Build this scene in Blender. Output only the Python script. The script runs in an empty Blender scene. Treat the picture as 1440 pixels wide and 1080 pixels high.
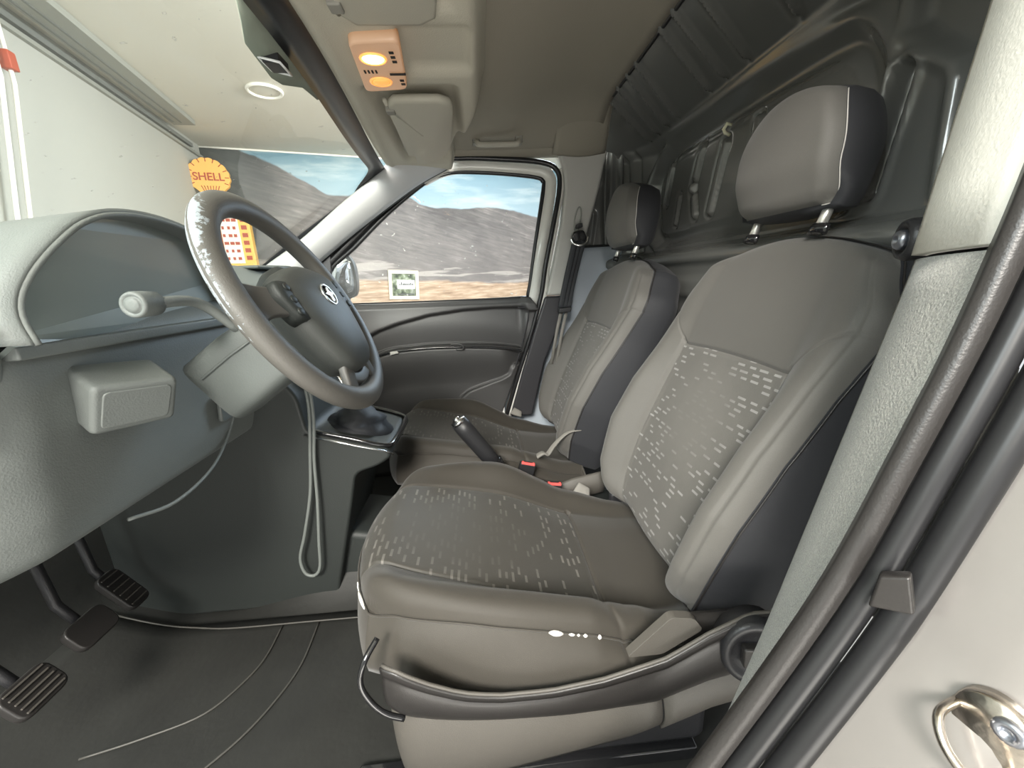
import bpy, bmesh, math, random
import numpy as np
from mathutils import Vector, Matrix

random.seed(4)
S = bpy.context.scene
COL = S.collection

# ------------------------------------------------------------------ camera
# world: X to the rear of the van, Y towards its passenger side, Z up, cabin floor at z = 0, metres
cam_d = bpy.data.cameras.new('camera')
cam = bpy.data.objects.new('camera', cam_d)
COL.objects.link(cam)
cam_d.sensor_width = 36.0
cam_d.lens = 14.0
cam_d.clip_start = 0.02
_y = np.array([675 - 720, 395 - 540, 560.0]); _y /= np.linalg.norm(_y)
_h = np.array([1, -0.04, 0.0])
_z = -np.cross(_y, _h); _z /= np.linalg.norm(_z)
if _z[1] > 0:
    _z = -_z
_x = np.cross(_y, _z); _x /= np.linalg.norm(_x)
_R = np.stack([_x, _y, _z], 1)
cam.matrix_world = Matrix(((_R[0][0], -_R[1][0], -_R[2][0], 0.0),
                           (_R[0][1], -_R[1][1], -_R[2][1], 0.0),
                           (_R[0][2], -_R[1][2], -_R[2][2], 0.85),
                           (0, 0, 0, 1)))
S.camera = cam

# ------------------------------------------------------------------ world, lights, exposure
w = bpy.data.worlds.new('daylight')
S.world = w
w.use_nodes = True
w.node_tree.nodes['Background'].inputs[0].default_value = (0.93, 0.97, 1.0, 1)
w.node_tree.nodes['Background'].inputs[1].default_value = 0.58


def area(name, loc, target, size, power, color=(1, 1, 1), sy=None):
    d = bpy.data.lights.new(name, 'AREA')
    d.energy = power
    d.color = color
    d.size = size
    if sy:
        d.shape = 'RECTANGLE'
        d.size_y = sy
    o = bpy.data.objects.new(name, d)
    COL.objects.link(o)
    o.location = loc
    o.rotation_euler = (Vector(target) - Vector(loc)).to_track_quat('-Z', 'Y').to_euler()
    return o


area('workshop_doorway_light', (-0.7, -1.9, 2.2), (0.35, 0.8, 0.65), 0.9, 150, (1.0, 0.96, 0.89), 0.8)
area('headliner_fill_light', (0.2, -1.5, -0.3), (0.1, 1.1, 1.4), 1.6, 26, (1.0, 0.96, 0.88), 1.0)  # unseen fill added low outside the door to brighten the roof lining
area('garage_fill_light', (0.8, 3.3, 2.45), (-2.0, 5.6, 1.2), 2.2, 190, (1.0, 0.98, 0.93), 1.2)  # unseen fill added to brighten the mural and garage walls, no fixture there
area('dash_fill_light', (-1.5, -0.9, 1.9), (-0.6, 0.7, 0.8), 0.8, 30, (0.88, 0.98, 1.0), 0.8)  # cool fill added to lift the dash, imitating lens haze
area('far_side_window_light', (1.2, 3.4, 1.9), (0.6, 1.5, 0.8), 1.2, 70, (0.70, 0.86, 1.0), 1.0)

vs = S.view_settings
vs.view_transform = 'Standard'
vs.look = 'None'
vs.gamma = 1.0
vs.exposure = 0.6
vs.use_curve_mapping = False

# ------------------------------------------------------------------ materials


class NT:
    def __init__(s, name):
        s.m = bpy.data.materials.new(name)
        s.m.use_nodes = True
        s.n = s.m.node_tree.nodes
        s.l = s.m.node_tree.links
        s.b = s.n['Principled BSDF']

    def node(s, t, **kw):
        n = s.n.new(t)
        for k, v in kw.items():
            setattr(n, k, v)
        return n

    def math(s, op, a, b=None, c=None):
        n = s.node('ShaderNodeMath', operation=op)
        for i, v in enumerate((a, b, c)):
            if v is None:
                continue
            if isinstance(v, (int, float)):
                n.inputs[i].default_value = v
            else:
                s.l.new(v, n.inputs[i])
        return n.outputs[0]

    def mix(s, f, a, b):
        n = s.node('ShaderNodeMix', data_type='RGBA')
        for i, v in ((0, f), (6, a), (7, b)):
            if isinstance(v, (int, float)):
                n.inputs[i].default_value = v
            elif isinstance(v, tuple):
                n.inputs[i].default_value = (*v, 1) if len(v) == 3 else v
            else:
                s.l.new(v, n.inputs[i])
        return n.outputs[2]

    def noise(s, scale, detail=3, vec=None, rough=.5):
        n = s.node('ShaderNodeTexNoise')
        n.inputs['Scale'].default_value = scale
        n.inputs['Detail'].default_value = detail
        n.inputs['Roughness'].default_value = rough
        if vec is None:
            vec = s.obj()
        s.l.new(vec, n.inputs['Vector'])
        return n.outputs[0]

    def obj(s):
        return s.node('ShaderNodeTexCoord').outputs['Object']

    def uv(s):
        return s.node('ShaderNodeTexCoord').outputs['UV']

    def sep(s, v):
        n = s.node('ShaderNodeSeparateXYZ')
        s.l.new(v, n.inputs[0])
        return n.outputs

    def comb(s, a, b, c=0.0):
        n = s.node('ShaderNodeCombineXYZ')
        for i, v in enumerate((a, b, c)):
            if isinstance(v, (int, float)):
                n.inputs[i].default_value = v
            else:
                s.l.new(v, n.inputs[i])
        return n.outputs[0]

    def ramp(s, f, stops):
        n = s.node('ShaderNodeValToRGB')
        e = n.color_ramp.elements
        while len(e) < len(stops):
            e.new(0.5)
        for el, (p, c) in zip(e, stops):
            el.position = p
            el.color = (*c, 1) if len(c) == 3 else c
        s.l.new(f, n.inputs[0])
        return n.outputs[0]

    def bump(s, h, strength, dist=0.002):
        n = s.node('ShaderNodeBump')
        n.inputs['Strength'].default_value = strength
        n.inputs['Distance'].default_value = dist
        s.l.new(h, n.inputs['Height'])
        s.l.new(n.outputs[0], s.b.inputs['Normal'])

    def set(s, **kw):
        for k, v in kw.items():
            k = {'color': 'Base Color', 'rough': 'Roughness', 'metal': 'Metallic', 'spec': 'Specular IOR Level',
                 'sheen': 'Sheen Weight', 'coat': 'Coat Weight'}.get(k, k)
            if isinstance(v, (int, float)):
                s.b.inputs[k].default_value = v
            elif isinstance(v, tuple):
                s.b.inputs[k].default_value = (*v, 1)
            else:
                s.l.new(v, s.b.inputs[k])


def plain(name, col, rough=.5, metal=0.0, grain=0.0, gscale=300, vary=0.0, vscale=4, coat=0.0, spec=.5, sheen=0.0):
    t = NT(name)
    t.set(rough=rough, metal=metal, coat=coat, spec=spec, sheen=sheen)
    if vary:
        f = t.noise(vscale, 4)
        t.set(color=t.mix(f, tuple(c * (1 - vary) for c in col), tuple(min(1, c * (1 + vary)) for c in col)))
    else:
        t.set(color=col)
    if grain:
        t.bump(t.noise(gscale, 2), grain, 0.001)
    return t.m


def fabric(name, col, sheen=.15):
    t = NT(name)
    f = t.noise(900, 2)
    g = t.noise(5, 3)
    c = t.mix(f, tuple(x * .82 for x in col), tuple(x * 1.18 for x in col))
    t.set(color=t.mix(t.math('MULTIPLY', g, .35), c, tuple(x * 1.5 for x in col)), rough=.62, sheen=sheen, spec=.4)
    t.bump(t.noise(1400, 2), .35, .0008)
    return t.m


def dashed_fabric(name, col, dash, worn=(0.0, 0.0, 0.15), rowh=.0118, cell=.032):
    """woven cloth with short light dashes; UV in metres, u across the seat"""
    t = NT(name)
    u, v, _ = t.sep(t.uv())
    row = t.math('FLOOR', t.math('DIVIDE', v, rowh))
    fv = t.math('FRACT', t.math('DIVIDE', v, rowh))
    wn = t.node('ShaderNodeTexWhiteNoise', noise_dimensions='1D')
    t.l.new(row, wn.inputs['W'])
    uu = t.math('ADD', t.math('DIVIDE', u, cell), t.math('MULTIPLY', wn.outputs[0], 7.0))
    ci = t.math('FLOOR', uu)
    fu = t.math('FRACT', uu)
    wn2 = t.node('ShaderNodeTexWhiteNoise', noise_dimensions='2D')
    t.l.new(t.comb(ci, row), wn2.inputs['Vector'])
    on = t.math('GREATER_THAN', wn2.outputs[0], .52)
    wl = t.math('ADD', .30, t.math('MULTIPLY', wn2.outputs[0], .5))
    m = t.math('MULTIPLY', t.math('GREATER_THAN', fu, .08), t.math('LESS_THAN', fu, wl))
    m = t.math('MULTIPLY', m, t.math('MULTIPLY', t.math('GREATER_THAN', fv, .28), t.math('LESS_THAN', fv, .66)))
    m = t.math('MULTIPLY', m, on)
    # worn patch where the dashes have faded
    px, py, pr = worn
    d = t.math('SQRT', t.math('ADD', t.math('POWER', t.math('SUBTRACT', u, px), 2), t.math('POWER', t.math('MULTIPLY', t.math('SUBTRACT', v, py), .8), 2)))
    d = t.math('ADD', d, t.math('MULTIPLY', t.math('SUBTRACT', t.noise(30, 3), .5), .09))
    keep = t.node('ShaderNodeMapRange')
    keep.inputs['From Min'].default_value = pr * .6
    keep.inputs['From Max'].default_value = pr * 1.3
    t.l.new(d, keep.inputs['Value'])
    m = t.math('MULTIPLY', m, t.math('ADD', .1, t.math('MULTIPLY', keep.outputs[0], .9)))
    f = t.noise(900, 2)
    c = t.mix(f, tuple(x * .8 for x in col), tuple(x * 1.2 for x in col))
    c = t.mix(t.math('MULTIPLY', t.math('SUBTRACT', 1.0, keep.outputs[0]), .35), c, tuple(x * 1.5 for x in col))
    t.set(color=t.mix(m, c, dash), rough=.58, sheen=.12, spec=.45)
    t.bump(t.math('ADD', t.noise(1400, 2), m), .3, .0008)
    return t.m


M = {}
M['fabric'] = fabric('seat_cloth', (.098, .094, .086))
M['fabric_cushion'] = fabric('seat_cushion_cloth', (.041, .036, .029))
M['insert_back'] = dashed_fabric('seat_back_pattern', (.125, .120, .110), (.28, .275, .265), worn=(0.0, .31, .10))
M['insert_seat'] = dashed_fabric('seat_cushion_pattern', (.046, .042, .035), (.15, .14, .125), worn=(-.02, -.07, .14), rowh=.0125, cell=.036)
M['side_vinyl'] = plain('seat_side_cloth', (.022, .023, .027), .7, grain=.25, gscale=1200, sheen=.05)
M['torn'] = plain('white_underlay', (.85, .83, .78), .8, grain=.3, gscale=400)
M['stitch'] = plain('pale_thread', (.55, .53, .50), .8)
M['seam'] = plain('dark_seam', (.02, .02, .02), .9)
M['chrome'] = plain('chrome', (.85, .85, .85), .22, 1.0)
M['post'] = plain('headrest_post_steel', (.82, .80, .76), .3, .85)
M['black_gloss'] = plain('black_gloss', (.012, .012, .013), .12, coat=.5)
M['black_plastic'] = plain('black_plastic', (.022, .022, .024), .42, grain=.3, gscale=500)
M['base_plastic'] = plain('grey_base_plastic', (.085, .078, .068), .55, grain=.4, gscale=600)
M['shield_plastic'] = plain('dark_shield_plastic', (.024, .022, .021), .38, grain=.2, gscale=600)
M['dash'] = plain('dashboard_plastic', (.165, .180, .172), .55, grain=.45, gscale=420)  # paler and greener than dark grey plastic, lens haze put into the colour
M['dash_dark'] = plain('dashboard_dark_plastic', (.115, .128, .122), .5, grain=.4, gscale=420)
M['console'] = plain('console_plastic', (.024, .028, .026), .55, grain=.35, gscale=420)
M['wheel'] = plain('wheel_leather', (.10, .097, .090), .5, grain=.25, gscale=500)
M['hub'] = plain('airbag_plastic', (.060, .064, .060), .5, grain=.35, gscale=700)
M['headliner'] = plain('headliner_cloth', (.30, .275, .225), .9, grain=.5, gscale=500, vary=.05, vscale=3)
M['header'] = plain('header_moulding', (.50, .47, .39), .8, grain=.6, gscale=350, vary=.04)
M['visor'] = plain('visor_vinyl', (.43, .41, .345), .55, grain=.25, gscale=500)
M['recess'] = plain('visor_recess_vinyl', (.26, .25, .22), .8, grain=.3, gscale=400)
M['door_plastic'] = plain('door_plastic', (.066, .064, .064), .45, grain=.35, gscale=420)
M['door_dark'] = plain('door_dark_plastic', (.035, .034, .038), .42, grain=.3, gscale=420)
M['rubber'] = plain('rubber', (.014, .014, .015), .33)
M['pillar'] = plain('pillar_plastic', (.50, .49, .46), .5, grain=.3, gscale=500)
M['apillar'] = plain('windscreen_pillar_plastic', (.58, .58, .58), .45, grain=.3, gscale=500)
M['silver'] = plain('silver_paint', (.29, .272, .258), .26, .45, coat=.6, vary=.04, vscale=3)
M['bulkhead'] = plain('bulkhead_paint', (.17, .172, .163), .27, .2, coat=.5, vary=.10, vscale=3)
M['floor'] = plain('floor_rubber', (.020, .020, .018), .6, grain=.7, gscale=60, vary=.45, vscale=9)
M['mat_line'] = plain('mat_ridge_rubber', (.065, .062, .055), .5)
M['cable'] = plain('cable_rubber', (.16, .175, .165), .5)
M['red'] = plain('red_button', (.85, .12, .11), .4)
M['strap'] = plain('belt_webbing', (.02, .022, .026), .6, grain=.5, gscale=900)
M['strap_grey'] = plain('grey_strap', (.22, .21, .19), .7)
M['cream_frame'] = plain('cream_frame', (.86, .83, .62), .6)
M['yellow'] = plain('pump_yellow', (.90, .52, .10), .4)
M['orange'] = plain('shell_orange', (.93, .50, .12), .45)
M['red_ink'] = plain('red_ink', (.42, .07, .03), .5)
M['cord'] = plain('white_cord', (.95, .94, .88), .6)
M['worn_metal'] = plain('worn_striker_steel', (.55, .50, .44), .25, 1.0, grain=.5, gscale=120, vary=.35, vscale=60)
M['garage_wall'] = plain('garage_wall_paint', (.42, .43, .40), .8, grain=.1, gscale=30, vary=.04, vscale=1)
M['garage_ceiling'] = plain('garage_ceiling_paint', (.70, .685, .61), .8, vary=.03, vscale=1)
M['garage_floor'] = plain('garage_concrete', (.35, .34, .32), .6, vary=.1)
M['rail'] = plain('grey_rail', (.30, .31, .28), .6)
M['rail_dark'] = plain('dark_rail', (.16, .17, .16), .6)
M['mirror_glass'] = plain('mirror_glass', (.85, .88, .9), .03, 1.0)
M['bolt'] = plain('bolt_steel', (.35, .37, .42), .3, .9)
M['frit_backlit'] = plain('backlit_frit', (.24, .27, .22), .7)  # dark windscreen frit, lightened so the backlight sits in its colour


M['cream_paint'] = plain('pale_door_paint', (.74, .73, .68), .35, coat=.4)


M['body_paint'] = plain('body_side_paint', (.50, .56, .62), .35, coat=.3, vary=.08, vscale=14)


M['cluster'] = plain('flare_tinted_lens', (.26, .30, .285), .3, coat=.3)  # lens flare over the instruments put in as a paler colour


def carpet():
    t = NT('pillar_carpet')
    f = t.noise(750, 3, rough=.7)
    t.set(color=t.ramp(f, [(.32, (.24, .24, .225)), (.5, (.33, .33, .305)), (.68, (.46, .455, .42))]), rough=.95, sheen=.2, spec=.1)
    t.bump(t.noise(400, 3), .8, .002)
    return t.m


M['carpet'] = carpet()
M['pillar_pale'] = plain('pale_pillar_plastic', (.88, .86, .78), .6, grain=.35, gscale=300, vary=.03)


def worn_leather():
    """the rim: cover worn through to a pale layer in ragged patches on the upper left outside"""
    t = NT('worn_wheel_leather')
    u, v, _ = t.sep(t.uv())          # u = angle fraction (0 at the top, rising to the near side), v = around the tube
    n = t.noise(70, 6, rough=.75)
    a = t.math('SUBTRACT', 1.0, t.math('MULTIPLY', t.math('ABSOLUTE', t.math('SUBTRACT', u, .13)), 5.5))
    b = t.math('SUBTRACT', 1.0, t.math('MULTIPLY', t.math('ABSOLUTE', t.math('SUBTRACT', t.math('FRACT', t.math('ADD', v, .5)), .44)), 5.2))
    k = t.math('ADD', t.math('MULTIPLY', a, .9), t.math('MULTIPLY', b, .6))
    k = t.math('ADD', k, t.math('MULTIPLY', t.math('SUBTRACT', n, .5), 1.9))
    m = t.node('ShaderNodeMapRange')
    m.inputs['From Min'].default_value = .84
    m.inputs['From Max'].default_value = .92
    t.l.new(k, m.inputs['Value'])
    t.set(color=t.mix(m.outputs[0], (.105, .10, .090), (.34, .38, .41)), rough=.5)
    t.bump(t.math('ADD', t.noise(500, 2), m.outputs[0]), .4, .001)
    return t.m


M['wheel_worn'] = worn_leather()


def glass(name, tint=(1, 1, 1), gl=.35, dirt=.04):
    m = bpy.data.materials.new(name)
    m.use_nodes = True
    n, l = m.node_tree.nodes, m.node_tree.links
    n.remove(n['Principled BSDF'])
    out = n['Material Output']
    tr = n.new('ShaderNodeBsdfTransparent'); tr.inputs[0].default_value = (*tint, 1)
    g = n.new('ShaderNodeBsdfGlossy'); g.inputs['Roughness'].default_value = .02
    d = n.new('ShaderNodeBsdfDiffuse'); d.inputs[0].default_value = (.9, .9, .85, 1)
    lw = n.new('ShaderNodeFresnel'); lw.inputs[0].default_value = 1.45
    mx = n.new('ShaderNodeMixShader')
    k_ = n.new('ShaderNodeMath'); k_.operation = 'MULTIPLY'; k_.inputs[1].default_value = gl
    l.new(lw.outputs[0], k_.inputs[0]); l.new(k_.outputs[0], mx.inputs[0]); l.new(tr.outputs[0], mx.inputs[1]); l.new(g.outputs[0], mx.inputs[2])
    ns = n.new('ShaderNodeTexNoise'); ns.inputs['Scale'].default_value = 55; ns.inputs['Detail'].default_value = 3
    tc = n.new('ShaderNodeTexCoord'); l.new(tc.outputs['Object'], ns.inputs['Vector'])
    mr = n.new('ShaderNodeMapRange')
    mr.inputs['From Min'].default_value = .70; mr.inputs['From Max'].default_value = .74
    mr.inputs['To Min'].default_value = dirt; mr.inputs['To Max'].default_value = .6
    l.new(ns.outputs[0], mr.inputs['Value'])
    m2 = n.new('ShaderNodeMixShader')
    l.new(mr.outputs[0], m2.inputs[0]); l.new(mx.outputs[0], m2.inputs[1]); l.new(d.outputs[0], m2.inputs[2])
    l.new(m2.outputs[0], out.inputs[0])
    return m


M['glass'] = glass('side_glass', (.97, .985, 1))
M['windscreen'] = glass('windscreen_glass', (.97, .99, .96), gl=.12, dirt=.06)


def emit(name, col, strength, base=(.9, .5, .2)):
    t = NT(name)
    t.set(color=base, rough=.3)
    t.b.inputs['Emission Color'].default_value = (*col, 1)
    t.b.inputs['Emission Strength'].default_value = strength
    return t.m


M['bulb'] = emit('lit_bulb', (1.0, .72, .33), 7.0)
M['bulb_rim'] = emit('lit_reflector', (1.0, .33, .05), .8)
M['bulb_dim'] = emit('dim_bulb', (1.0, .34, .06), .55)
M['lamp_lens'] = emit('lamp_lens', (1.0, .36, .08), .12, (.56, .43, .33))


def mural():
    t = NT('mural_print')
    u, z, _ = t.sep(t.uv())
    # ridge height along the wall
    fc = t.node('ShaderNodeFloatCurve')
    c = fc.mapping.curves[0]
    pts = [(0.0, 2.66), (.31, 2.63), (.49, 2.55), (.83, 2.41), (1.22, 2.19), (1.47, 2.08), (1.9, 2.12), (2.4, 2.11), (2.75, 1.97),
           (3.19, 1.95), (3.89, 1.97), (4.3, 1.90), (4.65, 1.84), (6.0, 1.7), (8.0, 1.9)]
    L = 8.0
    while len(c.points) < len(pts):
        c.points.new(.5, .5)
    for p, (a, b) in zip(c.points, pts):
        p.location = (a / L, b / 3.0)
    fc.mapping.update()
    t.l.new(t.math('DIVIDE', u, L), fc.inputs['Value'])
    vec = t.comb(u, z)
    ridge = t.math('ADD', t.math('MULTIPLY', fc.outputs[0], 3.0), t.math('MULTIPLY', t.math('SUBTRACT', t.noise(5, 6, vec), .5), .07))
    sky = t.mix(t.math('DIVIDE', t.math('SUBTRACT', z, 1.8), .8), (.42, .56, .64), (.20, .35, .44))
    st = t.comb(t.math('MULTIPLY', u, .45), t.math('MULTIPLY', z, 2.2))
    cl = t.ramp(t.noise(1.6, 6, st, .6), [(.48, (0, 0, 0)), (.68, (1, 1, 1))])
    sky = t.mix(t.math('MULTIPLY', cl, .8), sky, (.62, .72, .74))
    # mountain: striated greys, layered by slanted noise
    sl = t.comb(t.math('ADD', t.math('MULTIPLY', u, 1.2), t.math('MULTIPLY', z, 1.5)), t.math('MULTIPLY', t.math('ADD', z, t.math('MULTIPLY', u, .25)), 6))
    n1 = t.noise(3.2, 10, sl, .72)
    n2 = t.noise(1.3, 5, vec, .6)
    mt = t.ramp(t.math('ADD', t.math('MULTIPLY', n1, .55), t.math('MULTIPLY', n2, .5)),
                [(.36, (.055, .055, .062)), (.48, (.12, .115, .118)), (.58, (.20, .188, .185)), (.70, (.42, .39, .38))])
    hi = t.math('SUBTRACT', 1.0, t.math('MULTIPLY', t.math('SUBTRACT', z, 1.0), .75))
    mt = t.mix(t.math('MULTIPLY', hi, .42), mt, (.29, .26, .25))
    dk = t.math('SUBTRACT', 1.0, t.math('DIVIDE', u, 1.1))
    mt = t.mix(t.math('MAXIMUM', t.math('MINIMUM', dk, .7), 0.0), mt, (.09, .105, .105))
    # valley floor
    gs = t.comb(t.math('MULTIPLY', u, .8), t.math('MULTIPLY', z, 7))
    gn = t.noise(3.5, 7, gs, .65)
    gr = t.ramp(gn, [(.34, (.30, .20, .13)), (.5, (.50, .36, .25)), (.62, (.66, .50, .37)), (.75, (.78, .66, .54))])
    wt = t.ramp(t.noise(2.6, 6, t.comb(t.math('MULTIPLY', u, .5), t.math('MULTIPLY', z, 5))), [(.5, (0, 0, 0)), (.58, (1, 1, 1))])
    line = t.math('ADD', t.math('SUBTRACT', 1.02, t.math('MULTIPLY', u, .055)), t.math('MULTIPLY', t.math('SUBTRACT', t.noise(1.2, 5, vec), .5), .22))
    band = t.math('MULTIPLY', t.math('LESS_THAN', z, t.math('ADD', line, .26)), wt)
    mt = t.mix(t.math('MULTIPLY', band, .55), mt, (.60, .56, .52))
    mg = t.node('ShaderNodeMapRange')
    mg.inputs['From Min'].default_value = -.02
    mg.inputs['From Max'].default_value = .02
    t.l.new(t.math('SUBTRACT', line, z), mg.inputs['Value'])
    col = t.mix(mg.outputs[0], mt, gr)
    sk = t.node('ShaderNodeMapRange')
    sk.inputs['From Min'].default_value = -.012
    sk.inputs['From Max'].default_value = .012
    t.l.new(t.math('SUBTRACT', z, ridge), sk.inputs['Value'])
    col = t.mix(sk.outputs[0], col, sky)
    t.set(color=col, rough=.7, spec=.2)
    return t.m


M['mural'] = mural()


def picture():
    t = NT('framed_print')
    u, v, _ = t.sep(t.uv())
    n = t.noise(11, 3, t.comb(u, v))
    bg = t.ramp(n, [(.38, (.03, .05, .03)), (.5, (.20, .26, .16)), (.66, (.60, .64, .58))])
    t.set(color=bg, rough=.4)
    return t.m


M['picture'] = picture()
M['card'] = plain('white_card', (.82, .84, .84), .6)
M['ink'] = plain('dark_ink', (.04, .05, .05), .6)
M['pale_print'] = plain('pale_print', (.93, .88, .80), .5)

# ------------------------------------------------------------------ object helpers


def link(name, me, m=None, parent=None):
    o = bpy.data.objects.new(name, me)
    COL.objects.link(o)
    if m is not None:
        me.materials.append(M[m] if isinstance(m, str) else m)
    if parent is not None:
        o.parent = parent
        if parent.get('is_root'):
            o.location = -Vector(parent['base'])
    return o


def mesh(name, verts, faces, m, parent=None, smooth=True, uvs=None):
    me = bpy.data.meshes.new(name)
    me.from_pydata([tuple(map(float, v)) for v in verts], [], [tuple(map(int, f)) for f in faces])
    bm = bmesh.new()
    bm.from_mesh(me)
    bmesh.ops.recalc_face_normals(bm, faces=bm.faces)
    bm.to_mesh(me)
    bm.free()
    if smooth:
        me.polygons.foreach_set('use_smooth', [True] * len(me.polygons))
    if uvs is not None:
        lay = me.uv_layers.new(name='UVMap')
        idx = [0] * len(me.loops)
        me.loops.foreach_get('vertex_index', idx)
        flat = []
        for i in idx:
            flat += [float(uvs[i][0]), float(uvs[i][1])]
        lay.data.foreach_set('uv', flat)
    return link(name, me, m, parent)


def tag(o, label=None, cat=None, group=None, kind=None):
    if label:
        o['label'] = label
    if cat:
        o['category'] = cat
    if group:
        o['group'] = group
    if kind:
        o['kind'] = kind
    return o


def thing(name, base, label=None, cat=None, group=None, kind=None):
    o = bpy.data.objects.new(name, None)
    COL.objects.link(o)
    o.location = base
    o.empty_display_size = .05
    o['is_root'] = True
    o['base'] = list(map(float, base))
    return tag(o, label, cat, group, kind)


def catmull(pts, n=8, closed=False):
    P = [np.array(p, float) for p in pts]
    k = len(P)
    out = []
    rng = range(k) if closed else range(k - 1)
    for i in rng:
        if closed:
            a, b, c, d = P[(i - 1) % k], P[i], P[(i + 1) % k], P[(i + 2) % k]
        else:
            a = P[i - 1] if i > 0 else 2 * P[0] - P[1]
            b, c = P[i], P[i + 1]
            d = P[i + 2] if i + 2 < k else 2 * P[-1] - P[-2]
        for j in range(n):
            t = j / n
            out.append(.5 * ((2 * b) + (-a + c) * t + (2 * a - 5 * b + 4 * c - d) * t * t + (-a + 3 * b - 3 * c + d) * t ** 3))
    if not closed:
        out.append(P[-1])
    return out


def sweep(name, path, prof, m, parent=None, closed=False, up=(0, 0, 1), scale=None, smooth=True, caps=True, fixed=None):
    """prof: list of (a, b) offsets, a along side vector, b along up-ish vector"""
    P = [np.array(p, float) for p in path]
    n = len(P)
    T = []
    for i in range(n):
        if closed:
            d = P[(i + 1) % n] - P[(i - 1) % n]
        else:
            d = P[min(i + 1, n - 1)] - P[max(i - 1, 0)]
        T.append(d / (np.linalg.norm(d) + 1e-12))
    verts, faces, uvs = [], [], []
    nrm = None
    k = len(prof)
    for i in range(n):
        if fixed is not None:
            u = np.array(fixed, float)
            u = u - T[i] * (u @ T[i])
            nrm = u / (np.linalg.norm(u) + 1e-12)
        else:
            if nrm is None:
                u = np.array(up, float)
                if abs(u @ T[i]) > .95:
                    u = np.array((1, 0, 0.0))
            else:
                u = nrm
            u = u - T[i] * (u @ T[i])
            nrm = u / (np.linalg.norm(u) + 1e-12)
        sd = np.cross(T[i], nrm)
        s = scale[i] if scale is not None else 1.0
        for j, (a, b) in enumerate(prof):
            verts.append(P[i] + sd * a * s + nrm * b * s)
            uvs.append((i / n, j / k))
    for i in range(n if closed else n - 1):
        for j in range(k):
            a, b = i * k + j, i * k + (j + 1) % k
            c, d = ((i + 1) % n) * k + (j + 1) % k, ((i + 1) % n) * k + j
            faces.append((a, b, c, d))
    if not closed and caps:
        faces.append(tuple(range(k)))
        faces.append(tuple((n - 1) * k + j for j in range(k)))
    return mesh(name, verts, faces, m, parent, smooth, uvs)


def circle(r, k=10, r2=None):
    r2 = r if r2 is None else r2
    return [(r * math.cos(2 * math.pi * i / k), r2 * math.sin(2 * math.pi * i / k)) for i in range(k)]


def tube(name, path, r, m, parent=None, closed=False, k=10, scale=None, **kw):
    return sweep(name, path, circle(r, k), m, parent, closed, scale=scale, **kw)


def bevel(o, width, seg=2):
    b = o.modifiers.new('bevel', 'BEVEL')
    b.width = width
    b.segments = seg
    b.limit_method = 'ANGLE'
    b.angle_limit = math.radians(35)
    return o


def prism(name, poly, frame, d0, d1, m, parent=None, bw=0.0, smooth=False):
    """poly: 2-D outline in frame (O, U, V, W); extruded along W from d0 to d1"""
    O, U, V, W = [np.array(q, float) for q in frame]
    k = len(poly)
    verts = [O + U * a + V * b + W * d for d in (d0, d1) for a, b in poly]
    faces = [tuple(range(k)), tuple(range(k, 2 * k))] + [(i, (i + 1) % k, (i + 1) % k + k, i + k) for i in range(k)]
    o = mesh(name, verts, faces, m, parent, smooth)
    if bw:
        bevel(o, bw)
        o.data.polygons.foreach_set('use_smooth', [True] * len(o.data.polygons))
        try:
            o.modifiers.new('wn', 'WEIGHTED_NORMAL').keep_sharp = True
        except Exception:
            pass
    return o


def box(name, lo, hi, m, parent=None, bw=0.0):
    return prism(name, [(lo[0], lo[1]), (hi[0], lo[1]), (hi[0], hi[1]), (lo[0], hi[1])],
                 ((0, 0, 0), (1, 0, 0), (0, 1, 0), (0, 0, 1)), lo[2], hi[2], m, parent, bw)


def dome(name, poly, frame, rings, m, parent=None, centre=None, smooth=True, back=None):
    """rings: list of (scale about the centroid, height along W), first = rim, last small"""
    O, U, V, W = [np.array(q, float) for q in frame]
    P = np.array(poly, float)
    c = P.mean(0) if centre is None else np.array(centre, float)
    verts, faces = [], []
    k = len(P)
    for s, h in rings:
        for p in P:
            q = c + (p - c) * s
            verts.append(O + U * q[0] + V * q[1] + W * h)
    for r in range(len(rings) - 1):
        for j in range(k):
            faces.append((r * k + j, r * k + (j + 1) % k, (r + 1) * k + (j + 1) % k, (r + 1) * k + j))
    faces.append(tuple((len(rings) - 1) * k + j for j in range(k)))
    faces.append(tuple(range(k)))
    return mesh(name, verts, faces, m, parent, smooth)


def grid(name, F, us, vs_, m, parent=None, solid=0.0, uv=None, smooth=True):
    verts = [F(u, v) for u in us for v in vs_]
    nv = len(vs_)
    faces = [(i * nv + j, i * nv + j + 1, (i + 1) * nv + j + 1, (i + 1) * nv + j) for i in range(len(us) - 1) for j in range(nv - 1)]
    uvs = [uv(u, v) if uv else (u, v) for u in us for v in vs_]
    o = mesh(name, verts, faces, m, parent, smooth, uvs)
    if solid:
        s = o.modifiers.new('solid', 'SOLIDIFY')
        s.thickness = abs(solid)
        s.offset = -1 if solid > 0 else 1
    return o


def sm(x, a=0.0, b=1.0):
    t = min(1.0, max(0.0, (x - a) / (b - a)))
    return t * t * (3 - 2 * t)


def gau(x, s):
    return math.exp(-(x / s) ** 2)


def lin(*segs):
    out = []
    for a, b, n in segs:
        out += list(np.linspace(a, b, n, endpoint=False))
    out.append(segs[-1][1])
    return out


XZ = lambda y: ((0, y, 0), (1, 0, 0), (0, 0, 1), (0, 1, 0))      # outline in x-z, depth along +y
YZ = lambda x: ((x, 0, 0), (0, 1, 0), (0, 0, 1), (1, 0, 0))
XY = lambda z: ((0, 0, z), (1, 0, 0), (0, 1, 0), (0, 0, 1))


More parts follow.
